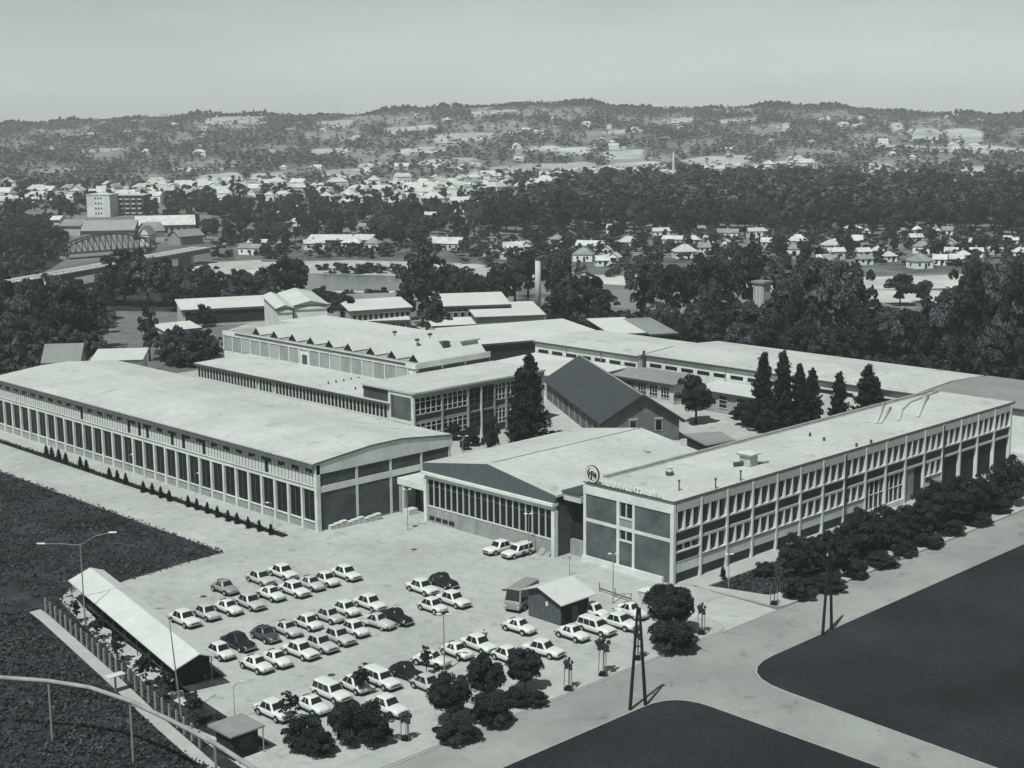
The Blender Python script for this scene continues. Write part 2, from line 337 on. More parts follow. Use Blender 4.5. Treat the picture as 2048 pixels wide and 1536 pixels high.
# river, banks and meadows
def strip(name, top, bot, z, m, label):
    t_ = [P(*p) for p in top]; b_ = [P(*p) for p in bot]; sheet(name, t_+b_[::-1], z, m, label=label)
strip('river', [(300, 548), (600, 536), (820, 548), (1100, 566), (1300, 585), (1700, 612), (2100, 618), (2700, 625)], [(300, 578), (600, 596), (820, 600), (1100, 605), (1300, 622), (1700, 650), (2100, 650), (2700, 650)], .02, M_water, 'grey river behind the factory')
strip('sand_bank', [(360, 528), (600, 523), (800, 523), (1000, 530), (1200, 550), (1500, 560), (2100, 545)], [(360, 552), (600, 546), (830, 553), (1000, 552), (1200, 568), (1500, 585), (2100, 572)], .04, M_sand, 'pale sand bank along the river')
strip('near_sand_bank', [(590, 582), (800, 582), (860, 585)], [(600, 596), (820, 606), (860, 604)], .05, M_sand, 'pale sand bank on the near side')
strip('far_sand_bar', [(1650, 582), (1800, 580), (2060, 586)], [(1660, 604), (1800, 606), (2060, 606)], .05, M_sand, 'pale sand bar in the river on the right')
strip('grass_meadow', [(180, 612), (300, 606), (420, 612)], [(180, 700), (300, 694), (420, 660)], .05, mat('tall_grass', .15, .25, .4, blotch=(.1, .2)), 'mid grey meadow left of the sheds')
strip('field_strip', [(700, 585), (830, 588), (830, 600), (700, 600)][:2], [(700, 604), (830, 604)], .06, M_field, 'rough meadow behind the sheds')
strip('village_meadow', [(560, 498), (900, 500), (1500, 520), (2100, 528)], [(560, 520), (900, 524), (1500, 548), (2100, 545)], .03, M_field, 'meadow between village and river')
sheet('rear_yard', pxs((450, 662), (540, 634), (640, 640), (780, 652), (960, 640), (1130, 655), (1130, 700), (700, 720)), .045, M_gravel, label='bright rear yard between the tall hall and the sheds')
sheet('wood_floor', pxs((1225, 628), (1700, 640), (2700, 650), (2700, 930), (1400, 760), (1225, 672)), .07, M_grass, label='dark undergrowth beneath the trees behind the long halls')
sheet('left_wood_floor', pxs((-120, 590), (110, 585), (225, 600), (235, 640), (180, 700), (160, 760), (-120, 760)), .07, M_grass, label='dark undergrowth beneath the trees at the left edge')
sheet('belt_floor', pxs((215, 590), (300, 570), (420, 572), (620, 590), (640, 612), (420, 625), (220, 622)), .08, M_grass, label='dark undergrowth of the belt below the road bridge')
strip('bridge_gravel', [(370, 545), (440, 524), (520, 520)], [(385, 556), (470, 548), (530, 532)], .09, M_gravel, 'bright gravel bank right of the bridge')
strip('river_wall', [(560, 524), (700, 521), (830, 524)], [(560, 540), (700, 536), (830, 541)], .1, M_gravel, 'pale river embankment')
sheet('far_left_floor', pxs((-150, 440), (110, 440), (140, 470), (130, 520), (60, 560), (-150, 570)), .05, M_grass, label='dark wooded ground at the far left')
# ================================================================== buildings
def at(o, x, y, z=0): return (x-o.location.x, y-o.location.y, z)
class WB(B):
    """building whose parts are given in world coordinates"""
    def box(s, name, m, x0, x1, y0, y1, z0, z1, parent=None, label=None):
        l = s.o.location; return B.box(s, name, m, x0-l.x, x1-l.x, y0-l.y, y1-l.y, z0, z1, parent, label)
    def mb(s, name, b, m, parent=None, smooth=False):
        l = s.o.location; b.v = [(v[0]-l.x, v[1]-l.y, v[2]-l.z) for v in b.v]; return b.build(name, m, parent or s.o, smooth)
    def rep(s, name, me, locs, parent=None):
        l = s.o.location
        return [link(name, me, parent or s.o, (p[0]-l.x, p[1]-l.y, p[2])) for p in locs]
# ---- A: the long low hall on the left
xa, ya, xb, yb = 124.5, 167.8, 151.0, 271.0
A = WB('factory_hall', (xa, ya, 0), 'long white factory hall on the left with two rows of windows and flat pale roof', 'factory hall')
A.box('wall', M_white, xa+.5, xb, ya+.3, yb, 0, 10.0)
b = MB(); ov = .55
xm = (xa+xb)/2
prof = [(xa-ov, 10.3), (xa+4, 10.75), (xm-3, 11.35), (xm+3, 11.4), (xb-4, 10.75), (xb+.2, 10.35)]
def roofstrip(b, prof, y0, y1, th=.3):
    for (p, q_) in zip(prof, prof[1:]):
        b.hexa([(p[0], y0, p[1]-th), (q_[0], y0, q_[1]-th), (q_[0], y1, q_[1]-th), (p[0], y1, p[1]-th)], [(p[0], y0, p[1]), (q_[0], y0, q_[1]), (q_[0], y1, q_[1]), (p[0], y1, p[1])])
roofstrip(b, prof, ya-.15, yb+.2); A.mb('roof', b, M_roof)
b = MB(); roofstrip(b, [(x, z+.07) for x, z in prof], ya-.25, ya-.12, .16); A.mb('roof_edge_trim', b, M_mline)
A.box('gutter_fascia', mat('grey_fascia_board', .10, .3, .8, streak=(1, 1, .6)), xa-ov-.06, xa-ov+.14, ya, yb, 9.55, 10.25)
A.box('gutter', M_con, xa-ov-.16, xa-ov-.04, ya-.2, yb, 10.18, 10.34)
nb = 30; pitch = (yb-ya-.6)/nb
colm = boxmesh('column', M_white, .45, .42, 6.05)
A.rep('column', colm, [(xa-.05, ya+.3+i*pitch-.21, 0) for i in range(1, nb)])
A.box('corner_post', M_white, xa-.1, xa+.6, ya-.1, ya+.5, 0, 10.0)
A.box('corner_post', M_white, xa-.1, xa+.6, yb-.5, yb, 0, 10.0)
gl = boxmesh('lower_window', M_glassb, .08, pitch-.46, 4.55); A.rep('lower_window', gl, [(xa+.34, ya+.53+i*pitch, 1.42) for i in range(nb)])
mu = boxmesh('mullion', mat('thin_mullion', .12, .1, 2), .06, .07, 4.5); A.rep('mullion', mu, [(xa+.27, ya+.5+(i+.5)*pitch, 1.44) for i in range(nb)])
ba = boxmesh('base_panel', M_con, .2, pitch-.5, 1.2); A.rep('base_panel', ba, [(xa+.2, ya+.55+i*pitch, 0) for i in range(nb)])
si = boxmesh('sill', M_white, .4, pitch-.46, .12); A.rep('sill', si, [(xa+.05, ya+.53+i*pitch, 1.24) for i in range(nb)])
A.box('wall_band', M_white, xa-.02, xa+.5, ya+.5, yb-.5, 6.08, 6.72)
A.box('band_ledge', M_con, xa-.12, xa-.02, ya+.5, yb-.5, 6.62, 6.74)
up = [boxmesh('window_blind', M_blind, .05, pitch/4-.14, 2.35), boxmesh('window_pane', M_glass, .05, pitch/4-.14, 2.35)]
lo, dk = [], []
for i in range(nb):
    for k in range(4):
        dark = (i in (3, 8, 13) and k == 2) or (i in (10, 11, 14, 15) and k in (1,)) or (i == 20 and k == 0)
        (dk if dark else lo).append((xa+(.34 if dark else .30), ya+.42+i*pitch+k*pitch/4+.06, 6.8))
A.rep('window_blind', up[0], lo); A.rep('window_pane', up[1], dk)
hp = boxmesh('blind_top_shade', M_glassb, .04, pitch/4-.2, .62)  # dark pieces over the blind tops, painting the shade of the eaves
A.rep('blind_top_shade', hp, [(xa+.25, p[1]+.03, 8.42+((i*7) % 5)*.06) for i, p in enumerate(lo) if i % 4 in (1, 2)])
b = MB()
for i in range(nb*4+1): b.box(xa+.25, xa+.36, ya+.385+i*pitch/4, ya+.435+i*pitch/4, 6.75, 9.15)
o = A.mb('upper_mullions', b, M_metal)
A.box('wall_head', M_con, xa+.05, xa+.5, ya+.5, yb-.5, 9.16, 10.0)
# gable end
y0 = ya
cols = [0, .275, .53, .77, 1.0]
for k in range(4):
    x0 = xa+.55+(xb-xa-.9)*cols[k]; x1 = xa+.55+(xb-xa-.9)*cols[k+1]-.35
    A.box('brick_panel', M_brick, x0+.12, x1, y0+.08, y0+.4, 6.75, 8.55)
    A.box('brick_panel', M_brick, x0+.12, x1, y0+.08, y0+.4, .25, 5.75)
    A.box('pilaster', M_white, x1, x1+.42, y0, y0+.4, 0, 10.05)
A.box('gable_band', M_white, xa+.6, xb, y0-.02, y0+.3, 5.78, 6.72)
b = MB(); ft = [(xa-.05, 10.0), (xa+4, 10.5), (xm-3, 11.05), (xm+3, 11.1), (xb-4, 10.5), (xb, 10.05)]
for p, q_ in zip(ft, ft[1:]): b.hexa([(p[0], y0-.1, 8.6), (q_[0], y0-.1, 8.6), (q_[0], y0+.3, 8.6), (p[0], y0+.3, 8.6)], [(p[0], y0-.1, p[1]), (q_[0], y0-.1, q_[1]), (q_[0], y0+.3, q_[1]), (p[0], y0+.3, p[1])])
A.mb('gable_fascia', b, M_white)
# ---- link canopy between A and C
K = WB('link_canopy', (142, 164, 0), 'white roofed link passage between the long hall and the glass hall', 'canopy')
K.box('canopy_fascia', M_white, 139.6, 140.0, 161.2, 167.7, 4.5, 5.5)
K.box('roof', M_roof2, 140.0, 150, 161.2, 167.7, 5.3, 5.48)
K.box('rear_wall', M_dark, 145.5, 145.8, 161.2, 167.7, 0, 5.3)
K.box('post', M_cream, 139.7, 140.1, 166.3, 166.8, 0, 4.5); K.box('side_wall', M_con, 139.8, 142.6, 167.0, 167.6, 0, 4.5); K.box('plinth', M_white, 139.4, 141.2, 164.9, 166.2, 0, .9)
# ---- C: glass fronted hall
x0c, yc0, yc1, x1c = 139.6, 134.4, 161.1, 173.0
Cc = WB('glass_fronted_hall', (x0c, yc0, 0), 'hall with a long window front and dark gable board between the white buildings', 'factory hall')
Cc.box('wall', M_cream, x0c+.5, x1c, yc0+.2, yc1, 0, 7.0)
Cc.box('end_wall', M_brick, x0c+.5, x1c, yc0, yc0+.2, 0, 7.4)
yr = 147.6
b = MB()
for (ya_, za, yb_, zb) in ((yc1+.4, 8.9, yr, 11.0), (yr, 11.0, yc0-.3, 8.8)):
    b.hexa([(x0c-.1, ya_, za-.3), (x0c-.1, yb_, zb-.3), (x1c, yb_, zb-.3), (x1c, ya_, za-.3)], [(x0c-.1, ya_, za), (x0c-.1, yb_, zb), (x1c, yb_, zb), (x1c, ya_, za)])
Cc.mb('roof', b, M_roof)
b = MB(); b.box(x0c+1, x1c-.2, yr-.12, yr+.12, 10.98, 11.06); Cc.mb('ridge_cap', b, M_con)
b = MB(); pts = [(yc1+.3, 7.72), (yc1+.35, 8.88), (yr, 10.98), (yc0-.25, 8.78), (yc0-.2, 7.72)]
n = len(b.v); b.v += [(x0c-.25, y, z) for y, z in pts]+[(x0c+.2, y, z) for y, z in pts]
b.f += [tuple(range(4, -1, -1)), tuple(range(5, 10))]+[(i, (i+1) % 5, 5+(i+1) % 5, 5+i) for i in range(5)]; b.m += [0]*7
Cc.mb('gable_board', b, mat('brown_gable_boards', .085, .3, 1.5, streak=(1, 3, .3)))
Cc.box('window_head_band', M_white, x0c-.75, x0c+.45, yc0-.2, yc1+.35, 7.32, 7.7)
Cc.box('lintel', M_white, x0c-.2, x0c+.45, yc0+.1, yc1, 6.62, 7.26)
Cc.box('end_column', M_white, x0c-.25, x0c+.5, yc1-.35, yc1+.25, 0, 6.62); Cc.box('end_column', M_white, x0c-.25, x0c+.5, yc0-.1, yc0+.5, 0, 6.62)
nw = 20; pw = (yc1-yc0-1.0)/nw
Cc.rep('window_pane', boxmesh('window_pane', M_glassb, .06, pw-.14, 4.1), [(x0c+.2, yc0+.62+i*pw, 2.5) for i in range(nw)])
Cc.rep('mullion', boxmesh('mullion', M_frame, .2, .14, 4.1), [(x0c+.02, yc0+.5+i*pw, 2.5) for i in range(1, nw)])
Cc.rep('transom', boxmesh('transom', mat('grey_transom', .12, .1, 2), .07, pw-.14, .05), [(x0c+.12, yc0+.62+i*pw, 5.5) for i in range(nw)])
Cc.box('sill', M_frame, x0c-.1, x0c+.3, yc0+.5, yc1-.4, 2.36, 2.5)
Cc.box('parapet_wall', M_con, x0c-.02, x0c+.3, yc0+.5, yc1-.4, 0, 2.34)
Cc.rep('basement_window', boxmesh('basement_window', M_glass, .08, 1.15, .62), [(x0c-.06, yc1-1.9-i*1.45, .35) for i in range(4)])
Cc.box('roof_hatch', M_con, 164.6, 165.4, 139.2, 140.3, 9.4, 9.8)
# passage between C and B
G = WB('recessed_passage', (143, 131, 0), 'dark recessed link between the glass hall and the office end wall', 'passage')
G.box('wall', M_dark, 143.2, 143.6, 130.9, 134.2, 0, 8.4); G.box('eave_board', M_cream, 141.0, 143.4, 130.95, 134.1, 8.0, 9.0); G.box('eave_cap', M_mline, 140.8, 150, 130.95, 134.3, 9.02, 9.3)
G.box('entrance_wall', M_con, 142.2, 142.8, 131.2, 134.0, 0, 2.2)
# ---- B: office building
bx0, bx1, by0, by1, bh = 141.4, 232.6, 115.1, 130.8, 11.0
O = WB('office_building', (bx0, by0, 0), 'two storey white office building with rows of finned windows and letters on its roof edge', 'office building')
O.box('wall', M_cream, bx0+.4, bx1, by0+.55, by1, 0, 10.6)
O.box('roof', M_roof, bx0+.2, bx1, by0+.25, by1-.2, 10.6, 10.92)
O.box('roof_edge_trim', M_mline, bx0, bx1, by0-.02, by0+.2, 10.95, 11.06)
O.box('roof_edge_trim', M_mline, bx0-.06, bx0+.16, by0+.2, by1, 10.95, 11.06)
b = MB(); b.box(bx0+4, bx1, by1-.45, by1+.1, 10.6, 11.15); b.box(bx0+4, bx1, by1-.95, by1-.6, 10.9, 11.0); O.mb('rear_parapet', b, M_con)
bay = 5.6; c0 = 147.1; nbay = 15
edges = [bx0+.75]+[c0+i*bay for i in range(nbay+1)]
O.rep('column', boxmesh('column', M_white, .34, .55, 10.7), [(e-.17, by0-.05, 0) for e in edges[1:]])
fin = boxmesh('window_fin', M_frame, .22, .5, 1)
F_up = MB(); F_up.hexa([(0, 0, 0), (.30, 0, 0), (.30, .5, 0), (0, .5, 0)], [(0.08, 0, 2.45), (.22, 0, 2.45), (.22, .5, 2.45), (0.08, .5, 2.45)]); fin_up = F_up.mesh('window_fin', M_frame)
F_lo = MB(); F_lo.hexa([(0, 0, 0), (.30, 0, 0), (.30, .5, 0), (0, .5, 0)], [(0.08, 0, 2.08), (.22, 0, 2.08), (.22, .5, 2.08), (0.08, .5, 2.08)]); fin_lo = F_lo.mesh('window_fin', M_frame)
for i, (e0, e1) in enumerate(zip(edges, edges[1:])):
    e0_, e1_ = e0+(.17 if i else 0), e1-.17; w = (e1_-e0_)
    low = c0+11*bay+1 < e1    # pilotis part
    O.box('fascia_panel', M_fasc, e0_, e1_, by0+.04, by0+.3, 9.6, 10.62)
    O.box('brick_panel', M_brick, e0_, e1_, by0+.3, by0+.5, 5.58, 6.88)
    O.box('sill', M_frame, e0_, e1_, by0-.02, by0+.5, 6.9, 7.12)
    O.box('floor_band', M_fasc, e0_, e1_, by0+.1, by0+.5, 5.2, 5.56)
    for k in range(3):
        xw = e0_+k*w/3
        O.box('window_pane', M_glass, xw+.14, xw+w/3-.14, by0+.46, by0+.52, 7.14, 9.58)
        O.rep('window_fin', fin_up, [(xw-.15, by0+.02, 7.13)] if (k or i == 0) else [])
    if low:
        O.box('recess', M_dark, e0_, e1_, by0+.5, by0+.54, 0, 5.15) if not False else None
        continue
    if i in (8, 9, ):
        O.box('stair_glazing', M_glass, e0_, e1_, by0+.46, by0+.52, .8, 5.15)
        O.rep('glazing_bar', boxmesh('glazing_bar', M_frame, .13, .2, 4.4), [(e0_+k*w/4, by0+.25, .8) for k in range(1, 4)]); O.box('glazing_bar', M_frame, e0_, e1_, by0+.3, by0+.45, 2.95, 3.05)
        O.box('plinth', M_white, e0_, e1_, by0, by0+.5, 0, .8); continue
    if i == 10:
        O.box('entrance_wall', M_con, e0_, e0_+2.9, by0+.3, by0+.5, 0, 5.15); O.box('entrance_door', M_dark, e0_+2.9, e1_, by0+.4, by0+.5, 0, 5.15); continue
    if i == 0:
        O.box('brick_panel', M_brick, e0_, e1_, by0+.3, by0+.5, 2.9, 4.1)
        O.box('sill', M_frame, e0_, e1_, by0+.0, by0+.5, 4.12, 4.3)
        for k in range(3):
            xw = e0_+k*w/3; O.box('window_pane', M_glass, xw+.12, xw+w/3-.12, by0+.46, by0+.52, 4.32, 5.18); O.box('window_fin', M_frame, xw-.08, xw+.12, by0+.2, by0+.45, 4.32, 5.18) if k else None
    else:
        for k in range(3):
            xw = e0_+k*w/3; O.box('window_pane', M_glass, xw+.14, xw+w/3-.14, by0+.46, by0+.52, 3.1, 5.18)
            O.rep('window_fin', fin_lo, [(xw-.15, by0+.02, 3.1)] if k else [])
        O.box('sill', M_frame, e0_, e1_, by0-.02, by0+.5, 2.94, 3.08)
    O.box('base_trim', M_con, e0_, e1_, by0+.06, by0+.5, 2.76, 2.88)
    O.box('plinth', M_white, e0_, e1_, by0+.1, by0+.5, 1.42, 2.74)
    O.box('brick_base', M_brick, e0_, e1_, by0+.35, by0+.5, 0, 1.4)
O.box('downpipe', M_mline, bx0+.5, bx0+.74, by0+.1, by0+.3, 0, 10.2)
for xp in (191.9-11.2, 208.7): O.box('downpipe', M_mline, xp-.2, xp+.1, by0-.2, by0-.06, .5, 10.6)
# end wall facing the car park
el = by1-by0
def yy(t): return by1-t*el     # t from the left corner to the right corner
def ep(name, m, t0, t1, z0, z1, d=0.0, dd=.3): return O.box(name, m, bx0+d, bx0+d+dd, yy(t1), yy(t0), z0, z1)
ep('end_fascia', M_white, 0, 1, 9.45, 10.6, -.04, .5)
for t0, t1 in ((0, .03), (.38, .41), (.555, .58), (.963, 1.0)): ep('post', M_white, t0, t1, .8 if t0 == 0 else 0, 9.44, 0, .5)
ep('brick_panel', M_brickl, .03, .38, 6.1, 9.44, .1); ep('brick_panel', M_brickl, .58, .963, 6.1, 9.44, .1)
ep('brick_panel', M_brickl, .03, .38, .9, 5.6, .1); ep('brick_panel', M_brickl, .58, .963, .5, 5.6, .1)
ep('floor_band', M_white, .03, .38, 5.62, 6.08, .03); ep('floor_band', M_white, .41, .555, 5.62, 6.08, .03); ep('floor_band', M_white, .58, .963, 5.62, 6.08, .03)
ep('window_pane', M_glass, .418, .478, 7.45, 9.44, .22, .06); ep('window_pane', M_glass, .488, .55, 7.45, 9.44, .22, .06); ep('mullion', M_frame, .478, .488, 7.45, 9.44, .08, .2)
ep('sill', M_frame, .41, .555, 7.2, 7.43, -.02); ep('spandrel_panel', M_con, .41, .555, 6.1, 7.18, .1)
ep('window_pane', M_glass, .418, .478, 4.35, 5.6, .22, .06); ep('window_pane', M_glass, .488, .55, 4.35, 5.6, .22, .06); ep('mullion', M_frame, .478, .488, 4.35, 5.6, .08, .2)
ep('sill', M_frame, .41, .555, 4.1, 4.33, -.02); ep('brick_panel', M_brickl, .41, .555, .4, 4.08, .1)
ep('plinth', M_white, 0, .9, 0, .8, -.3, .5)
# roof fittings
def roof_vent(px, py, sz, label):
    p = P(px, py, 10.95); v = thing('roof_ventilator', p, label, 'ventilator')
    m_ = MB(); m_.tube([(0, 0, 0), (0, 0, .5*sz)], [.55*sz, .55*sz], 10); m_.build('base', M_mline, v)
    m_ = MB(); m_.tube([(0, 0, .5*sz), (0, 0, .95*sz), (0, 0, 1.15*sz)], [.38*sz, .38*sz, .5*sz], 10); m_.build('cowl', M_white, v)
roof_vent(1339, 950, 1.0, 'round ventilator with white cowl near the sign end of the office roof')
p = P(1497, 930, 10.95); v = thing('roof_plant_room', p, 'white boxy ventilation housing with overhanging cap on the office roof', 'ventilation housing')
m_ = MB(); m_.box(-.9, .9, -.9, .9, 0, 1.5); m_.build('housing', M_cream, v); m_ = MB(); m_.hexa([(-1.2, -1.1, 1.52), (1.2, -1.1, 1.52), (1.2, 1.1, 1.52), (-1.2, 1.1, 1.52)], [(-1.4, -1.3, 1.8), (1.4, -1.3, 1.8), (1.4, 1.3, 1.8), (-1.4, 1.3, 1.8)]); m_.build('cap', M_white, v)
m_ = MB(); m_.tube([(-2.2, .9, .35), (-1.2, .5, .35), (-.9, .3, .6)], .3, 8); m_.build('duct', M_mline, v); m_ = MB(); m_.tube([(.9, -.3, .2), (2.0, -.9, .15), (3.3, -1.0, .1)], .16, 8); m_.build('duct', M_con, v)
for i, (px, py, lb) in enumerate([(1358, 981, 'left of three, nearest the sign'), (1431, 977, 'middle of three near the front edge'), (1481, 961, 'right of three, below the boxy housing')]):
    p = P(px, py, 10.95); v = thing('vent_pipe', p, 'thin dark vent pipe on the office roof, '+lb, 'vent pipe', 'vent pipes on the office roof'); m_ = MB(); m_.tube([(0, 0, 0), (0, 0, 1.2)], .1, 6); m_.build('pipe', M_mline, v); m_ = MB(); m_.tube([(0, 0, 1.2), (0, 0, 1.4)], .18, 6); m_.build('cap', M_mline, v)
for px, py, lb in ((1620, 872, 'nearer the rear edge'), (1648, 881, 'nearer the front edge'), (1742, 886, 'beside the front edge, left'), (1713, 893, 'beside the front edge, far left')):
    p = P(px, py, 10.95); v = thing('vent_pipe', p, 'low dark vent stub on the far office roof, '+lb, 'vent pipe', 'vent pipes on the office roof'); m_ = MB(); m_.tube([(0, 0, 0), (0, 0, .5)], .2, 6); m_.build('pipe', M_mline, v)
# bent ducts on the far roof
for i, (pts, lb) in enumerate([([(1769, 804), (1752, 845)], 'leftmost straight grey duct lying on the far office roof'), ([(1781, 814), (1760, 845)], 'second straight grey duct lying on the far office roof'), ([(1797, 838), (1803, 818), (1818, 803), (1850, 790), (1876, 781)], 'curved grey duct running to the roof edge of the office'), ([(1852, 792), (1845, 805), (1835, 832)], 'tapered grey duct beside the curved one on the office roof')]):
    w = [P(a, c, 11.2) for a, c in pts]; o_ = w[0].copy(); m_ = MB(); m_.tube([q_-o_-Vector((0, 0, .12)) for q_ in w], .24 if i != 3 else [.6, .42, .3], 8)
    o = m_.build('roof_duct', M_fasc, None, True); o.location = o_; tag(o, lb, 'duct', 'ducts on the office roof')
# emblem and letters
def text_mesh(ch, size, depth_, m, name):
    cu = bpy.data.curves.new(name, 'FONT'); cu.body = ch; cu.size = size; cu.extrude = depth_; cu.align_x = 'CENTER'; cu.offset = .012
    t = bpy.data.objects.new('tmp', cu); C.objects.link(t); bpy.context.view_layer.update()
    me = bpy.data.meshes.new_from_object(t.evaluated_get(bpy.context.evaluated_depsgraph_get())); bpy.data.objects.remove(t); me.name = name; me.materials.clear(); me.materials.append(m); return me
TR = Matrix(((0, 0, -1), (-1, 0, 0), (0, 1, 0)))
sg = thing('roof_letters', (bx0, by0, 11.06), 'row of white standing letters reading FABRIKA REZNOG ALATA on the office roof edge', 'sign')
txt = 'FABRIKA REZNOG ALATA'; mw = {'I': .5, ' ': .75}
tot = sum(mw.get(c, 1) for c in txt); ylo, yhi = 117.3, 127.7; cur = 0
M_letter = mat('white_letter', .62, .04, 2)
for ch in txt:
    w = mw.get(ch, 1); y = yhi-(cur+w/2)/tot*(yhi-ylo); cur += w
    if ch == ' ': continue
    me = text_mesh(ch, 1.02 if ch != 'I' else 1.02, .07, M_letter, 'letter_'+ch.lower())
    o = link('letter', me, sg, (.12, y-by0, .08)); o.rotation_euler = TR.to_euler(); o['label'] = 'letter '+ch
m_ = MB(); m_.box(.05, .2, ylo-by0, yhi-by0, -.02, .06); m_.build('letter_rail', M_mline, sg)
em = thing('round_emblem', (bx0+.1, 129.2, 11.06), 'round ring emblem with the letters FRA standing on the office roof corner', 'sign')
def ring(r0, r1, d, k=40):
    m_ = MB()
    for j in range(k):
        a0, a1 = 2*math.pi*j/k, 2*math.pi*(j+1)/k
        f = lambda r, a, x: (x, r*math.cos(a), 1.25+r*math.sin(a))
        m_.hexa([f(r0, a0, -d), f(r1, a0, -d), f(r1, a1, -d), f(r0, a1, -d)], [f(r0, a0, d), f(r1, a0, d), f(r1, a1, d), f(r0, a1, d)])
    return m_
ring(1.1, 1.2, .12).build('outer_ring', M_mline, em); ring(.9, 1.09, .16).build('inner_ring', M_letter, em)
ring(.83, .89, .12).build('inner_line', M_mline, em)
for ch, yv, sc in (('F', .47, .78), ('R', 0, 1.2), ('A', -.47, .78)):
    o = link('letter', text_mesh(ch, sc, .06, M_tyre, 'letter_'+ch.lower()), em, (0, yv, 1.25-sc*.36)); o.rotation_euler = TR.to_euler()
m_ = MB(); m_.box(-.1, .3, -.5, .5, -.05, .14); m_.box(.1, .25, .3, .45, 0, 1.2); m_.box(.1, .25, -.45, -.3, 0, 1.2); m_.build('stand', M_mline, em)
# ---- D: tall hall with monitor roof lights, low annex and two storey block
td = WB('tall_hall', (183, 213, 0), 'tall white hall with triangular roof lights behind the long hall', 'factory hall')
tx0, tx1, ty0, ty1, th = 183.0, 203.0, 213.5, 280.0, 12.2
td.box('wall', M_white, tx0+.25, tx1, ty0+.25, ty1, 0, th-.4)
td.box('roof', mat('valley_shade_felt_roof', .30, .14, .7, blotch=(.12, .14), fine=(1.6, .14)), tx0+.3, tx1-.05, ty0+.3, ty1-.2, th-.4, th-.1)  # felt darkened to paint the valley shade between the roof lights
b = MB(); b.box(tx0-.05, tx0+.25, ty0, ty1, th-1.0, th); b.box(tx0+.3, tx1, ty0-.05, ty0+.25, th-1.0, th+.15); td.mb('parapet', b, M_white)
b = MB(); b.box(tx0-.22, tx0-.06, ty0+3, ty1-5, th-.42, th-.1); td.mb('gutter', b, M_mline)
for k in range(18):
    y = ty0+2.5+k*3.55
    if k == 9: continue
    td.box('wall_panel', M_con if k % 3 else mat('pale_panel', .33, .15, 1.2, streak=(1, 1, .4)), tx0+.1, tx0+.24, y+.3, y+3.25, 8.0, th-1.15)
td.rep('pilaster', boxmesh('pilaster', M_white, .25, .3, 3.9), [(tx0, ty0+2.3+k*3.55, 7.9-.3+.3) for k in range(19)])
td.box('door', M_mline, tx0+.05, tx0+.2, ty0+2.5+9*3.55+.9, ty0+2.5+9*3.55+2.4, 7.9, 10.0)
for k, (a, c) in enumerate([(0, .31), (.345, .64), (.675, 1)]):
    td.box('brick_panel', M_brick, tx0+1+(tx1-tx0-1.3)*a, tx0+1+(tx1-tx0-1.3)*c, ty0+.1, ty0+.26, 10.35-1.1+.9, 11.2)
td.box('wall_upper_band', M_cream, tx0+.3, tx1, ty0-.02, ty0+.24, 11.22, 11.9-.72+.0) if False else None
mon = MB(); Lm, wm, hm = 18.0, 1.75, 1.7
mon.v += [(0, -wm, 0), (0, wm, 0), (0, 0, hm), (Lm, -wm, 0), (Lm, wm, 0), (Lm, 0, hm)]; mon.f += [(0, 1, 2)[::-1], (3, 4, 5), (0, 2, 5, 3), (1, 4, 5, 2), (0, 3, 4, 1)]; mon.m += [0]*5
mon_me = mon.mesh('roof_light', M_roof2); gb = MB(); gb.box(0, Lm, -wm-.35, -wm+.05, -.02, .16); gb_me = gb.mesh('base_gutter', M_mline)
gt = MB(); gt.poly([(-.05, -wm+.25, .1), (-.05, 0, hm-.12), (-.05, wm-.25, .1)][::-1]); gt_me = gt.mesh('gable_louvre', M_glassb)
for k, (px, py) in enumerate([(481, 660), (518, 666), (556, 672), (594, 678), (634, 684), (675, 690), (718, 698), (762, 705), (808, 712)]):
    p = P(px, py, th+1.45); y = min(p.y, ty1-2.4); l = td.o.location
    r = link('roof_light', mon_me, td.o, (184.6-l.x, y-l.y, th-.1)); link('gable_louvre', gt_me, r); link('base_gutter', gb_me, r)
td.box('tank', M_mline, 197.4, 199.2, 221.5, 222.8, th+.6, th+1.9)
for x, y in ((196, 228), (203, 232), (200, 240)):
    m_ = MB(); m_.tube([(x, y, th), (x, y, th+1.6)], .12, 6); m_.tube([(x, y, th+1.6), (x, y, th+2.0)], .5, 8); td.mb('roof_fan', m_, M_mline)
an = WB('low_annex', (169.5, 207, 0), 'low annex with a long row of narrow windows below the tall hall', 'annex')
an.box('wall', M_cream, 169.8, 183, 205.2, 270, 0, 7.3)
b = MB(); b.hexa([(169.0, 205.2, 7.3), (183.2, 205.2, 7.6), (183.2, 270.3, 7.6), (169.0, 270.3, 7.3)], [(169.0, 205.2, 7.65), (183.2, 205.2, 8.0), (183.2, 270.3, 8.0), (169.0, 270.3, 7.65)]); an.mb('roof', b, M_roof)
an.box('eave_board', M_mline, 168.85, 169.0, 205.2, 270.2, 7.2, 7.62)
nn = 56; pt = (269.5-206)/nn
an.rep('window_pane', boxmesh('window_pane', M_glassb, .06, pt-.3, 2.3), [(169.62, 206+i*pt+.15, 4.7) for i in range(nn) if i not in (31, 36)])
an.rep('window_fin', boxmesh('window_fin', M_frame, .3, .24, 2.35), [(169.45, 206+i*pt-.12, 4.68) for i in range(nn+1)])
an.box('sill', M_frame, 169.35, 169.8, 205.6, 269.9, 4.42, 4.66)
an.rep('wall_rib', boxmesh('wall_rib', M_white, .12, .3, 4.4), [(169.66, 206+i*pt*4, 0) for i in range(15)])
an.box('wall_lower', M_con, 169.72, 169.79, 206.4, 269.0, 0, 4.3)
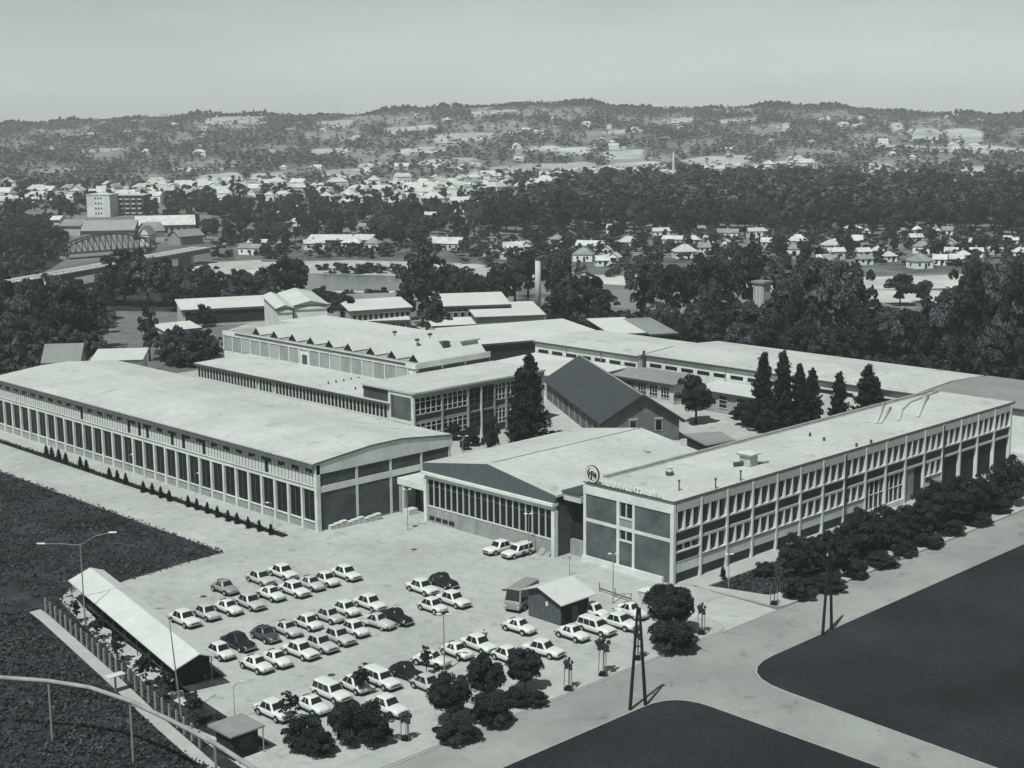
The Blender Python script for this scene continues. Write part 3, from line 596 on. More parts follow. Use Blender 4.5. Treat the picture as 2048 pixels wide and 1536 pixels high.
for i in range(10):
    m_ = MB(); a_, c_ = (173.2+i % 5*1.9, 220 if i < 5 else 228.5); m_.tube([(a_, c_, 7.8), (a_, c_, 8.25)], .16, 6); an.mb('vent_stub', m_, M_mline)
ts = WB('two_storey_block', (169.5, 198.6, 0), 'two storey brick block with white framed windows behind the courtyard', 'factory building')
sx0, sx1, sy0, sy1, sh = 169.5, 203.3, 198.6, 213.4, 10.4
ts.box('wall', M_brick, sx0+.4, sx1, sy0+.4, sy1, 0, sh-.5)
ts.box('roof', M_roof, sx0-.2, sx1+.2, sy0-.3, sy1, sh-.35, sh)
ts.box('eave_board', M_con, sx0, sx1, sy0-.1, sy0+.3, sh-1.0, sh-.37)
ts.box('end_wall', M_brickl, sx0+.1, sx0+.38, sy0+.8, 204.3, 5.1, sh-1.1); ts.box('end_wall_frame', M_white, sx0, sx0+.4, sy0, sy0+.7, 0, sh-.37); ts.box('end_wall_frame', M_white, sx0, sx0+.4, 205.1, 205.7, 0, sh-.37)
ts.box('end_wall_band', M_white, sx0+.05, sx0+.4, sy0+.7, 205.1, 4.4, 5.0); ts.box('end_wall_band', M_white, sx0+.05, sx0+.4, sy0+.7, 205.1, sh-1.1, sh-.37); ts.box('end_wall_gap', M_mline, sx0+.2, sx0+.38, 204.3, 205.1, 5.0, 9.2)
secs = [0, .205, .40, .50, .605, .70, .80, .90, 1.0]
fm = MB()
def framed(bld, x0, x1, y, z0, z1, n, mframe=None, glass=M_glass, tr=(.28, .74)):
    mframe = mframe or M_frame
    f = bld.box('window_frame', mframe, x0, x1, y-.02, y+.1, z0-.14, z0)
    b = MB(); l = bld.o.location
    w = (x1-x0)/n
    for i in range(n+1): b.box(x0+i*w-.07, x0+i*w+.07, y-.05, y+.1, z0, z1)
    for t in tr: b.box(x0, x1, y-.03, y+.06, z0+(z1-z0)*t-.05, z0+(z1-z0)*t+.05)
    b.box(x0, x1, y-.05, y+.1, z1, z1+.1); b.v = [(v[0]-l.x, v[1]-l.y, v[2]) for v in b.v]; b.build('mullions', mframe, f)
    for i in range(n): g = bld.box('window_pane', glass, x0+i*w+.07, x0+(i+1)*w-.07, y+.12, y+.16, z0, z1, parent=f)
for k in range(8):
    a_ = sx0+.5+(sx1-sx0-.6)*secs[k]; c_ = sx0+.5+(sx1-sx0-.6)*secs[k+1]-.3
    ts.box('pilaster', M_con if k not in (2,) else M_white, c_, c_+.3, sy0, sy0+.4, 0, sh-1.0)
    dark = k in (2, 3)
    nn_ = 5 if k < 2 else (2 if dark else 3)
    for z0_, z1_ in ((6.2, 9.2), (1.7, 4.4)):
        framed(ts, a_, c_-.05, sy0+.2, z0_, z1_, nn_, M_mline if dark else M_frame)
    ts.box('floor_band', M_con, a_, c_, sy0+.2, sy0+.4, 4.6, 4.85)
# white roofs behind the tall hall
wr = WB('rear_hall', (203, 226, 0), 'bright white flat roofed hall behind the tall hall', 'factory hall')
wr.box('wall', M_white, 203.1, 216, 231, 286, 0, 11.5); wr.box('roof', M_roof2, 203.05, 216.3, 230.7, 286.3, 11.5, 11.8)
b = MB(); b.v += [(204, 236, 11.8), (204, 241, 11.8), (204, 238.5, 13.6), (215.8, 236, 11.8), (215.8, 241, 11.8), (215.8, 238.5, 13.6)]; b.f += [(2, 1, 0), (3, 4, 5), (0, 3, 5, 2)[::-1], (1, 4, 5, 2), (0, 1, 4, 3)]; b.m += [0]*5; wr.mb('roof_light', b, M_roof2)
# ---- E: dark tiled gable building (turned against the grid)
e_r = Vector((math.cos(math.radians(57.4)), math.sin(math.radians(57.4)), 0)); e_g = Vector((e_r.y, -e_r.x, 0))
eo = Vector((201.6, 171.7, 0)); ang = math.atan2(e_g.y, e_g.x)
E_ = B('gabled_building', eo, 'old building with a steep dark tiled roof and grey gable in the centre', 'building', rz=ang)
hw, ze, zr, Le = 7.3, 4.3, 9.0, 46
b = MB(); b.v += [(-hw, .9, 0), (hw, .9, 0), (hw, .9, ze), (0, .9, zr-.5), (-hw, .9, ze), (-hw, Le, 0), (hw, Le, 0), (hw, Le, ze), (0, Le, zr-.5), (-hw, Le, ze)]
b.f += [(0, 1, 2, 3, 4), (9, 8, 7, 6, 5), (1, 6, 7, 2), (5, 0, 4, 9)]; b.m += [0]*4; E_.mb('wall', b, mat('grey_render', .12, .25, .9, blotch=(.4, .2)))
b = MB(); ht = hw+.8; zt = 4.0
for s_ in (-1, 1):
    b.hexa([(s_*ht, 0, zt-.2), (0, 0, zr-.2), (0, Le+.5, zr-.2), (s_*ht, Le+.5, zt-.2)], [(s_*ht, 0, zt), (0, 0, zr), (0, Le+.5, zr), (s_*ht, Le+.5, zt)])
rf = E_.mb('roof', b, M_tile)
b = MB()
for s_ in (-1, 1):
    for k in range(27):
        t0 = k/27; x = s_*ht*(1-t0); z = zt+(zr-zt)*t0; x2 = s_*ht*(1-t0-.032); z2 = zt+(zr-zt)*(t0+.032)
        b.hexa([(x, -.02, z), (x2, -.02, z2), (x2, Le+.5, z2), (x, Le+.5, z)], [(x, -.02, z+.07), (x2, -.02, z2+.02), (x2, Le+.5, z2+.02), (x, Le+.5, z+.07)])
o = E_.mb('tile_courses', b, M_tile, rf); o['kind'] = 'stuff'
b = MB()
for s_ in (-1, 1): b.hexa([(s_*ht, -.12, zt-.55), (0, -.12, zr-.55), (0, .02, zr-.55), (s_*ht, .02, zt-.55)], [(s_*ht, -.12, zt+.08), (0, -.12, zr+.08), (0, .02, zr+.08), (s_*ht, .02, zt+.08)])
E_.mb('barge_board', b, M_dark)
b = MB(); b.box(-.18, .18, -.1, Le+.5, zr, zr+.12); E_.mb('ridge_tiles', b, M_con)
for x in (-1.6, 3.3):
    f = E_.box('window_frame', M_con, x-.75, x+.75, .78, .92, 2.0, 4.3); E_.box('window_pane', M_glass, x-.55, x+.55, .72, .77, 2.25, 4.1, parent=f); E_.box('lintel', M_cream, x-.85, x+.85, .7, .9, 4.32, 4.5, parent=f)
for k in range(9): E_.box('wall_pier', M_con, -hw-.12, -hw, 3+k*4.6, 3.5+k*4.6, 0, 3.9)
# ---- F: long halls at the back right
def long_hall(x0, x1, y0, y1, h, label, mroof, strip=True):
    f = WB('long_hall', (x0, y0, 0), label, 'factory hall', 0, 'long low halls at the rear of the yard')
    f.box('wall', M_white, x0+.5, x1, y0+.2, y1-.2, 0, h-.35)
    b = MB(); roofstrip(b, [(x0, h), (x0+6, h+.35), ((x0+x1)/2, h+.7), (x1-6, h+.35), (x1, h)], y0, y1, .25); f.mb('roof', b, mroof)
    f.box('gutter', M_mline, x0-.1, x0+.12, y0, y1, h-.5, h-.1)
    if strip:
        n_ = int((y1-y0)/4.2)
        f.rep('strip_window', boxmesh('strip_window', M_glass, .08, 3.2, .75), [(x0+.44, y0+.7+i*(y1-y0-.8)/n_, h-2.6) for i in range(n_)])
        f.rep('downpipe', boxmesh('downpipe', M_con, .15, .15, h-.4), [(x0+.3, y0+.2+i*(y1-y0)/3, 0) for i in range(1, 3)])
    return f
long_hall(239.0, 262, 205.4, 237, 8.0, 'pale low pitched hall at the rear, left one of the two long halls', M_roof)
long_hall(241, 267, 139, 205, 8.1, 'pale long hall at the rear right reaching behind the conifers', M_roof)
long_hall(241.5, 268, 112, 138.7, 8.0, 'grey roofed hall at the far right edge behind the office', M_roofg, False)
b = MB(); b.box(240.8, 241.2, 204.9, 205.3, 0, 8.9); o = b.build('stack_pipe', M_mline); o.data.transform(Matrix.Translation((-241, -205.1, 0))); o.location = (241, 205.1, 0); tag(o, 'dark upright pipe at the joint between the two long halls', 'pipe')
g1 = WB('lean_to', (231, 207, 0), 'white roofed lean-to in front of the left rear hall', 'annex'); g1.box('wall', M_cream, 222, 238.8, 208, 236, 0, 4.7)
b = MB(); b.hexa([(221.6, 207.6, 4.6), (239, 207.6, 5.1), (239, 236.4, 5.1), (221.6, 236.4, 4.6)], [(221.6, 207.6, 4.8), (239, 207.6, 5.3), (239, 236.4, 5.3), (221.6, 236.4, 4.8)]); g1.mb('roof', b, M_roof2)
g1.box('eave_board', M_mline, 221.5, 239, 207.4, 207.6, 4.5, 4.85)
hb = WB('courtyard_building', (233, 190, 0), 'low building with dark grey roof and barred windows behind the courtyard trees', 'building')
hb.box('wall', M_cream, 233.2, 240.8, 190.2, 207, 0, 4.2)
b = MB(); b.hexa([(232.5, 189.8, 4.2), (241, 189.8, 5.0), (241, 207.4, 5.0), (232.5, 207.4, 4.2)], [(232.5, 189.8, 4.45), (241, 189.8, 5.3), (241, 207.4, 5.3), (232.5, 207.4, 4.45)]); hb.mb('roof', b, M_roofg); hb.box('eave_board', M_mline, 232.3, 232.5, 189.8, 207.4, 4.0, 4.45)
def xwin(bld, x, y0, y1, z0, z1, ny, nz):
    f = bld.box('window_frame', M_frame, x-.06, x+.02, y0-.08, y1+.08, z0-.12, z0)
    l = bld.o.location; b = MB()
    for i in range(ny+1): yv = y0+(y1-y0)*i/ny; b.box(x-.06, x+.02, yv-.05, yv+.05, z0, z1)
    for i in range(1, nz+1): zv = z0+(z1-z0)*i/nz; b.box(x-.05, x+.01, y0, y1, zv-.04, zv+.04)
    b.v = [(v[0]-l.x, v[1]-l.y, v[2]) for v in b.v]; b.build('glazing_bars', M_frame, f); bld.box('window_pane', M_glass, x+.03, x+.06, y0, y1, z0, z1, parent=f)
for k in range(5): xwin(hb, 233.1, 191.4+k*3.15, 193.6+k*3.15, 1.3, 3.6, 3, 3)
ib = WB('white_roofed_building', (233, 168, 0), 'low building with white roof and two dark windows beside the conifers', 'building')
ib.box('wall', M_con, 233.4, 240.8, 160, 184.6, 0, 4.1); b = MB(); b.hexa([(232.8, 159.6, 4.1), (241, 159.6, 4.6), (241, 185, 4.6), (232.8, 185, 4.1)], [(232.8, 159.6, 4.35), (241, 159.6, 4.9), (241, 185, 4.9), (232.8, 185, 4.35)]); ib.mb('roof', b, M_roof2); ib.box('eave_board', M_mline, 232.6, 232.8, 159.6, 185, 3.9, 4.35)
for k in range(5): xwin(ib, 233.3, 181.0-k*4.4, 183.0-k*4.4, 1.2, 3.6, 1, 3)
# small canopy in the courtyard
cp = [Vector((*q_, 0)) for q_ in ((202.4, 162.7), (198.1, 154.3), (204.9, 153.0), (208.5, 159.3))]; cc = sum(cp, Vector())/4
cs = thing('courtyard_shed', cc, 'small shed with a flat grey roof in the courtyard beside the gable', 'shed')
m_ = MB(); m_.hexa([(*(q_-cc)[:2], 2.8) for q_ in cp[::-1]], [(*(q_-cc)[:2], 3.05) for q_ in cp[::-1]]); m_.build('roof', M_roofg, cs); m_ = MB(); m_.prism([tuple(((q_-cc)*.88)[:2]) for q_ in cp[::-1]], 0, 2.8); m_.build('wall', M_dark, cs)
# ---- sheds at the back
def shed(pa, pb, z, dep, rise, label, wall=M_cream, roof=M_roof2, win=0, name='rear_shed', gable=False, cat='shed', zw=None, band=None, ang=None, L=None, wz=(.35, .8)):
    a, c = P(*pa, z), P(*pb, z); L = L or (c-a).length; ang = math.atan2(c.y-a.y, c.x-a.x) if ang is None else math.radians(ang)
    s = B(name, (a.x, a.y, 0), label, cat, rz=ang)
    s.box('wall', wall, .3, L-.3, .3, dep-.3, 0, z-.2)
    b = MB()
    if gable == 'x':     # ridge along the depth: gable faces the viewer
        for x0, z0, x1, z1 in ((-.3, z, L/2, z+rise), (L/2, z+rise, L+.3, z)):
            b.hexa([(x0, -.3, z0-.2), (x1, -.3, z1-.2), (x1, dep, z1-.2), (x0, dep, z0-.2)], [(x0, -.3, z0), (x1, -.3, z1), (x1, dep, z1), (x0, dep, z0)])
        g = MB(); g.v += [(.3, .3, z-.3), (L-.3, .3, z-.3), (L/2, .3, z+rise-.2)]; g.f.append((0, 1, 2)); g.m.append(0); g.build('gable_wall', wall, s.o)
    elif gable:
        for y0, z0, y1, z1 in ((-.3, z, dep/2, z+rise), (dep/2, z+rise, dep+.3, z)):
            b.hexa([(-.4, y0, z0-.2), (L+.4, y0, z0-.2), (L+.4, y1, z1-.2), (-.4, y1, z1-.2)], [(-.4, y0, z0), (L+.4, y0, z0), (L+.4, y1, z1), (-.4, y1, z1)])
        for x in (.3, L-.3):
            g = MB(); g.v += [(x, .3, z-.3), (x, dep-.3, z-.3), (x, dep/2, z+rise-.2)]; g.f.append((0, 1, 2) if x > 1 else (2, 1, 0)); g.m.append(0); g.build('gable_wall', wall, s.o)
    else:
        b.hexa([(-.3, -.3, z-.2), (L+.3, -.3, z-.2), (L+.3, dep, z+rise-.2), (-.3, dep, z+rise-.2)], [(-.3, -.3, z), (L+.3, -.3, z), (L+.3, dep, z+rise), (-.3, dep, z+rise)])
    s.mb('roof', b, roof)
    s.box('eave_board', M_mline, -.3, L+.3, -.42, -.3, z-.45, z+.02)
    for i in range(win):
        w = (L-1)/win; f = s.box('window_frame', M_frame, .5+i*w+w*.12, .5+(i+1)*w-w*.12, .2, .3, z*wz[0], z*wz[1]); s.box('window_pane', M_glass, .5+i*w+w*.2, .5+(i+1)*w-w*.2, .14, .19, z*(wz[0]+.03), z*(wz[1]-.03), parent=f)
    if band: s.box('wall_opening', M_dark, 1, L-1, .2, .29, z*band[0], z*band[1])
    return s
shed((363, 620), (543, 611), 5, 14, 1.5, 'long low shed with white roof at the far left rear of the yard', win=0, band=(.15, .85), wall=M_cream)
shed((553, 617), (586, 610), 9, 30, 1.0, ang=-28, L=4.6, label='white hall with low gable, left one of the rear pair', wall=M_white, gable='x', name='rear_hall', cat='factory hall')
shed((586, 611), (652, 614), 9, 30, 1.3, ang=-28, L=9.6, label='wide white hall with low gable, right one of the rear pair', wall=M_white, gable='x', name='rear_hall', cat='factory hall')
shed((700, 622), (824, 614), 7, 10, 1.8, 'upper rear shed with strip windows left of the tall tree', M_con, win=11, wz=(.55, .85))
shed((702, 643), (818, 639), 4, 7, 1.2, 'lower rear shed with white roof left of the tall tree', M_brick, win=6)
shed((872, 613), (1020, 608), 8, 14, 1.8, 'rear building with paired windows below a dark upper wall', M_brickl, win=10, name='workshop', cat='workshop')
s_ = shed((866, 652), (950, 648), 5.2, 6, 1.2, 'white walled workshop with three groups of small windows', M_white, win=6, name='workshop', cat='workshop')
shed((952, 634), (1090, 629), 6, 17, 1.6, 'broad white roofed shed beside the chimney', M_con, name='rear_shed')
shed((955, 648), (1092, 641), 3.6, 5, .9, 'grey boarded lean-to in front of the broad shed', M_wood, roof=M_roofg)
shed((948, 689.5), (1212, 668), 5, 24, 1.0, 'very long white roofed hall crossing behind the tall hall', M_dark, name='rear_hall', cat='factory hall')
shed((1224, 668), (1297, 669), 5, 22, 1.0, 'white roofed end bay of the rear hall', M_dark, ang=-31, L=10.0, name='rear_hall', cat='factory hall')
shed((1302, 668), (1348, 667), 5, 22, 1.0, 'grey roofed end bay of the rear hall beside the dark trees', M_dark, ang=-31, L=7, roof=M_roofg, name='rear_hall', cat='factory hall')
shed((700, 604), (835, 600), 5, 12, 1.0, 'grey roofed rear shed furthest back left of the tall tree', M_con, roof=M_roofg)
shed((330, 662), (402, 655), 4, 8, 1, 'low pale roof among trees left of the tall hall', M_cream)
shed((182, 722), (283, 719), 5, 14, .6, 'plain white flat building behind the end of the long hall', M_white, name='white_building', cat='building', zw=5)
sh_ = shed((85, 726), (158, 724), 4.5, 12, 3.5, 'small grey house with a pitched roof at the left edge', M_cream, roof=M_roofg, gable=True, name='small_house', cat='house')
shed((1195, 662), (1226, 668), 6, 5, .4, 'dark link between two white rear roofs', M_dark, roof=M_mline, name='roof_link', cat='link') if False else None
# chimney
p = P(1076, 618); ch = thing('factory_chimney', p, 'tall pale round chimney with dark crown behind the sheds', 'chimney')
m_ = MB(); m_.tube([(0, 0, 0), (0, 0, 15.3)], [1.05, .85], 14); m_.build('shaft', M_cream, ch, True); m_ = MB(); m_.tube([(0, 0, 15.3), (0, 0, 15.9)], [1.0, 1.0], 14); m_.build('crown', M_mline, ch)
p = P(1522, 655); wt = thing('water_tower', p, 'pale square tower with flat cap rising out of the dark trees', 'tower')
m_ = MB(); m_.box(-1.7, 1.7, -1.7, 1.7, 0, 12.6); m_.build('shaft', M_cream, wt); m_ = MB(); m_.box(-2.2, 2.2, -2.2, 2.2, 12.6, 13.2); m_.build('cap', M_roofg, wt)
m_ = MB()
for t in (-1.2, 0, 1.2): m_.box(-1.8, -1.7, t-.12, t+.12, .5, 12)
m_.build('ribs', M_con, wt)
# ================================================================== cars
def se(n, hw, hh, mid, pw=.42, k=16):
    o = []
    for j in range(k):
        t = 2*math.pi*(j+.5)/k; c, s_ = math.cos(t), math.sin(t)
        o.append((hw*math.copysign(abs(c)**pw, c), mid+hh*math.copysign(abs(s_)**pw, s_)))
    return o
def loft(b, st, pw=.42, k=16):
    n0 = len(b.v)
    for x, hw, zl, zt in st:
        for y, z in se(0, hw, (zt-zl)/2, (zt+zl)/2, pw, k): b.v.append((x, y, z))
    for i in range(len(st)-1):
        for j in range(k):
            j2 = (j+1) % k; b.f.append((n0+i*k+j, n0+(i+1)*k+j, n0+(i+1)*k+j2, n0+i*k+j2)); b.m.append(0)
    b.f.append(tuple(n0+j for j in range(k))); b.m.append(0); e = n0+(len(st)-1)*k; b.f.append(tuple(e+k-1-j for j in range(k))); b.m.append(0)
def lerp(a, c, t): return tuple(a[i]+(c[i]-a[i])*t for i in range(3))
SPEC = {
 # body stations (x, half width, z low, z top); cabin: x front base, x front roof, x rear roof, x rear base; belt, roof; half widths; side window splits
 'saloon': dict(L=4.2, st=[(2.1, .66, .38, .66), (2.0, .74, .30, .80), (1.4, .79, .26, .88), (.6, .81, .24, .93), (-.6, .81, .24, .93), (-1.5, .79, .26, .90), (-2.0, .74, .32, .84), (-2.12, .66, .42, .74)], cab=(.85, .38, -.85, -1.28, .87, 1.50, .76, .62), sp=(0, .5, 1), wb=(1.28, -1.22)),
 'compact': dict(L=3.5, st=[(1.72, .56, .38, .62), (1.6, .66, .30, .76), (1.1, .73, .26, .86), (.4, .75, .24, .93), (-.6, .75, .24, .95), (-1.2, .72, .26, .90), (-1.6, .64, .32, .74), (-1.74, .52, .42, .62)], cab=(.82, .42, -.62, -1.25, .87, 1.48, .71, .57), sp=(0, .55, 1), wb=(1.1, -1.05)),
 'rounded': dict(L=3.7, st=[(1.85, .50, .40, .62), (1.7, .66, .30, .78), (1.2, .74, .26, .90), (.4, .77, .24, .96), (-.6, .77, .24, 1.0), (-1.2, .73, .26, .94), (-1.65, .62, .32, .76), (-1.84, .46, .42, .62)], cab=(.72, .34, -.45, -1.35, .92, 1.46, .70, .52), sp=(0, .52, 1), wb=(1.12, -1.12), rnd=True),
 'beetle': dict(L=4.1, st=[(2.0, .42, .40, .62), (1.85, .58, .34, .78), (1.3, .62, .30, .94), (.7, .70, .26, .98), (-.6, .72, .26, 1.02), (-1.3, .66, .28, .96), (-1.8, .52, .34, .72), (-2.02, .36, .42, .58)], cab=(.62, .32, -.35, -1.6, .94, 1.55, .66, .50), sp=(0, .55, 1), wb=(1.2, -1.2), rnd=True, fend=True),
 'estate': dict(L=4.25, st=[(2.1, .66, .38, .66), (2.0, .74, .30, .80), (1.4, .79, .26, .88), (.6, .81, .24, .93), (-.6, .81, .24, .93), (-1.6, .80, .26, .92), (-2.05, .76, .30, .90), (-2.14, .70, .40, .84)], cab=(.85, .40, -1.85, -2.05, .87, 1.50, .76, .63), sp=(0, .34, .67, 1), wb=(1.28, -1.25)),
 'van': dict(L=4.3, st=[(2.15, .74, .42, 1.02), (2.08, .82, .34, 1.15), (1.5, .86, .28, 1.18), (0, .86, .28, 1.18), (-1.5, .86, .28, 1.18), (-2.05, .82, .34, 1.15), (-2.14, .74, .42, 1.0)], cab=(2.06, 1.8, -1.95, -2.05, 1.12, 2.25, .84, .74), sp=(0, .25, .5, .75, 1), wb=(1.2, -1.2)),
}
def car_proto(kind, paint):
    s = SPEC[kind]; pm = CARP[paint]
    o = bpy.data.objects.new('parked_van' if kind == 'van' else 'parked_car', None); C.objects.link(o)
    b = MB(); loft(b, s['st'], .5 if kind not in ('beetle', 'rounded') else .62)
    body = b.build('body', pm, o, True)
    xf, xft, xrt, xr, zb, zt, hb, ht = s['cab']
    # cabin shell: belt, shoulder, roof edge and crown
    b = MB(); k = 8
    def ringpts(x0, x1, hw, z, r=.12):
        return [(x0, hw-r, z), (x0-r*.8, hw, z), (x1+r*.8, hw, z), (x1, hw-r, z), (x1, -(hw-r), z), (x1+r*.8, -hw, z), (x0-r*.8, -hw, z), (x0, -(hw-r), z)]
    rings = [ringpts(xf, xr, hb, zb-.06), ringpts(xft, xrt, ht, zt-.07), ringpts(xft-.07, xrt+.07, ht-.09, zt-.015), ringpts(xft-.3, xrt+.3, ht-.3, zt+.015)]
    if s.get('rnd'): rings = [ringpts(xf, xr, hb, zb-.06), ringpts(xf+(xft-xf)*.45, xr+(xrt-xr)*.33, hb+(ht-hb)*.4, zb+(zt-zb)*.45), ringpts(xft, xrt-.1, ht+.02, zt-.12), ringpts(xft-.15, xrt+.1, ht-.12, zt-.03), ringpts(xft-.35, xrt+.3, ht-.3, zt)]
    for r in rings: b.v += r
    for i in range(len(rings)-1):
        for j in range(8):
            j2 = (j+1) % 8; b.f.append((i*8+j2, i*8+j, (i+1)*8+j, (i+1)*8+j2)); b.m.append(0)
    e = (len(rings)-1)*8; b.f.append(tuple(e+7-j for j in range(8))); b.m.append(0)
    cab = b.build('cabin', pm, o, s.get('rnd', False))
    z0, z1 = zb+.0, zt-.11; u = lambda z: (z-zb+.06)/(zt-.01-zb)
    def fp(x0, x1, z): return x0+(x1-x0)*min(1, u(z))
    def glass(nm, pts):
        g = MB(); g.quad(*pts); g.build(nm, M_carglass, o)
    xa0, xa1 = fp(xf, xft, z0)+.03, fp(xf, xft, z1)+.03; h0, h1 = fp(hb, ht, z0), fp(hb, ht, z1)
    xr0, xr1 = fp(xr, xrt, z0)-.03, fp(xr, xrt, z1)-.03
    if s.get('rnd'):
        zz = z0+(z1-z0)*.15; xr0 = fp(xr, xrt, zb+(zt-zb)*.45)-.14; xr1 = fp(xr, xrt, z1)-.22
        glass('rear_window', [(xr0+.0, h1-.08, zb+(zt-zb)*.42), (xr0, -h1+.08, zb+(zt-zb)*.42), (xr1+.02, -h1+.14, z1+.03), (xr1+.02, h1-.14, z1+.03)])
    else: glass('rear_window', [(xr0, h0-.14, z0), (xr0, -h0+.14, z0), (xr1, -h1+.1, z1), (xr1, h1-.1, z1)])
    glass('windscreen', [(xa0+(.06 if s.get('rnd') else 0), -h0+.12, z0), (xa0+(.06 if s.get('rnd') else 0), h0-.12, z0), (xa1+(.05 if s.get('rnd') else 0), h1-.09, z1), (xa1+(.05 if s.get('rnd') else 0), -h1+.09, z1)])
    f0, f1 = fp(xf, xft, z0)-.16, fp(xf, xft, z1)-.12; q0, q1 = fp(xr, xrt, z0)+(.16 if not s.get('rnd') else .55), fp(xr, xrt, z1)+(.12 if not s.get('rnd') else .12)
    sp = s['sp']
    for sg_ in (1, -1):
        for a, c in zip(sp, sp[1:]):
            g_ = .035; A0 = f0+(q0-f0)*a-g_; A1 = f0+(q0-f0)*c+g_; B0 = f1+(q1-f1)*a-g_; B1 = f1+(q1-f1)*c+g_
            off = .018 if not s.get('rnd') else .045
            pts = [(A0, sg_*(h0+off), z0), (A1, sg_*(h0+off), z0), (B1, sg_*(h1+off), z1), (B0, sg_*(h1+off), z1)]
            glass('side_window', pts[::-1] if sg_ > 0 else pts)
    hwm = max(p[1] for p in s['st'])
    w = MB(); w.tube([(0, -.09, 0), (0, .09, 0)], .31, 14); wm = w.mesh('tyre', M_tyre, False)
    r_ = MB(); r_.tube([(0, -.1, 0), (0, .1, 0)], .17, 10); rm = r_.mesh('rim', M_rim)
    for xw in s['wb']:
        for sg_ in (1, -1):
            wh = bpy.data.objects.new('wheel', wm); C.objects.link(wh); wh.parent = o; wh.location = (xw, sg_*(hwm-.06), .31); link('rim', rm, wh)
            a_ = MB(); a_.tube([(xw, sg_*(hwm-.2), .34), (xw, sg_*(hwm+.003), .34)], .345, 14); a_.build('wheel_arch', M_tyre, o)
    if s.get('fend'):
        for xw in s['wb']:
            for sg_ in (1, -1):
                a_ = MB(); loft(a_, [(xw+.62, .06, .36, .5), (xw+.45, .14, .36, .66), (xw, .17, .42, .76), (xw-.45, .14, .36, .64), (xw-.6, .06, .34, .46)], .7, 10)
                a_.v = [(v[0], v[1]+sg_*.68, v[2]) for v in a_.v]; a_.build('wing', pm, o, True)
    xe = s['st'][0][0]; xb_ = s['st'][-1][0]; hf = s['st'][1][1]
    b = MB(); b.box(xe-.02, xe+.1, -hf, hf, .38, .47); b.build('front_bumper', M_chrome, o)
    b = MB(); b.box(xb_-.1, xb_+.02, -hf, hf, .38, .47); b.build('rear_bumper', M_chrome, o)
    if kind in ('saloon', 'estate'):
        b = MB(); b.box(xe-.06, xe+.025, -.42, .42, .50, .64); b.build('grille', M_mline, o)
    for sg_ in (1, -1):
        b = MB(); xh = s['st'][1][0] if kind != 'beetle' else s['st'][1][0]; yh_ = sg_*(s['st'][0][1]-.08) if kind != 'beetle' else sg_*.66
        b.tube([(xh-.02, yh_, .6), (xe+.035 if kind != 'beetle' else 1.9, yh_, .6)], .095, 10); b.build('headlight', M_lamp, o)
    b = MB(); b.box(xb_+.1, xe-.1, -hwm+.12, hwm-.12, .14, .3); b.build('underbody', M_tyre, o)
    o['_proto'] = 1
    return o
PROTO = {}
def car(kind, paint, px, py, label, head=-90, zc=.7, group=None, dx=0, dy=0, sc=1.17):
    key = (kind, paint); first = key not in PROTO
    if first: PROTO[key] = car_proto(kind, paint)
    o = PROTO[key] if first else copy_tree(PROTO[key])
    p = P(px, py, zc); o.location = (p.x+dx, p.y+dy, .012); o.rotation_euler = (0, 0, math.radians(head+random.uniform(-2.5, 2.5))); o.scale = (sc, sc, sc)
    if '_proto' in o: del o['_proto']
    tag(o, label, 'van' if kind == 'van' else 'car', group or 'cars parked in the factory yard')
def z2(x, y): return 320+x/5.12, 1100+y/5.12
def z3(x, y): return 600+x/4.5175, 1140+y/4.5175
def z4(x, y): return 960+x/3.746, 1080+y/3.746
TW = ['', '', 'twenty', 'thirty', 'forty', 'fifty', 'sixty', 'seventy']
def ordinal(n):
    a = ['zeroth', 'first', 'second', 'third', 'fourth', 'fifth', 'sixth', 'seventh', 'eighth', 'ninth', 'tenth', 'eleventh', 'twelfth', 'thirteenth', 'fourteenth', 'fifteenth', 'sixteenth', 'seventeenth', 'eighteenth', 'nineteenth']
    if n < 20: return a[n]
    return (TW[n//10][:-1]+'ieth') if n % 10 == 0 else TW[n//10]+'-'+a[n % 10]
ordn = ['leftmost', 'second from the left', 'third from the left', 'fourth from the left', 'fifth from the left', 'sixth from the left', 'seventh from the left', 'eighth from the left', 'ninth from the left', 'tenth from the left', 'eleventh from the left', 'twelfth from the left']
KN = {'saloon': 'boxy saloon', 'compact': 'small boxy car', 'rounded': 'small rounded car', 'beetle': 'rounded beetle shaped car', 'estate': 'estate car', 'van': 'van'}
PN = {'white': 'white', 'pale': 'pale grey', 'grey': 'grey', 'dark': 'dark grey', 'black': 'black'}
def row(lst, f, where, head=-90):
    for i, (k, p_, x, y) in enumerate(lst):
        px, py = f(x, y); car(k, p_, px, py, '%s %s, %s %s' % (PN[p_], KN[k], ordn[i], where), head)
row([('saloon', 'white', 250, 700), ('compact', 'pale', 475, 640), ('rounded', 'white', 695, 585), ('saloon', 'pale', 920, 530), ('rounded', 'white', 1135, 445), ('saloon', 'white', 1375, 400), ('rounded', 'pale', 1545, 340), ('compact', 'white', 1700, 300), ('saloon', 'white', 1905, 235)], z2, 'in the upper left parking row')
row([('rounded', 'grey', 660, 380), ('saloon', 'pale', 1030, 285), ('saloon', 'white', 1260, 225)], z2, 'in the short back row')
row([('compact', 'white', 612, 1035), ('saloon', 'black', 800, 940), ('rounded', 'dark', 1075, 860), ('rounded', 'pale', 1300, 805), ('compact', 'white', 1515, 740), ('compact', 'pale', 1730, 670), ('compact', 'white', 1900, 600), ('saloon', 'white', 2150, 540)], z2, 'in the back middle row')
row([('rounded', 'white', 985, 1165), ('rounded', 'white', 1190, 1110), ('saloon', 'white', 1440, 1025), ('saloon', 'pale', 1640, 955), ('saloon', 'pale', 1825, 880)], z2, 'in the front middle row')
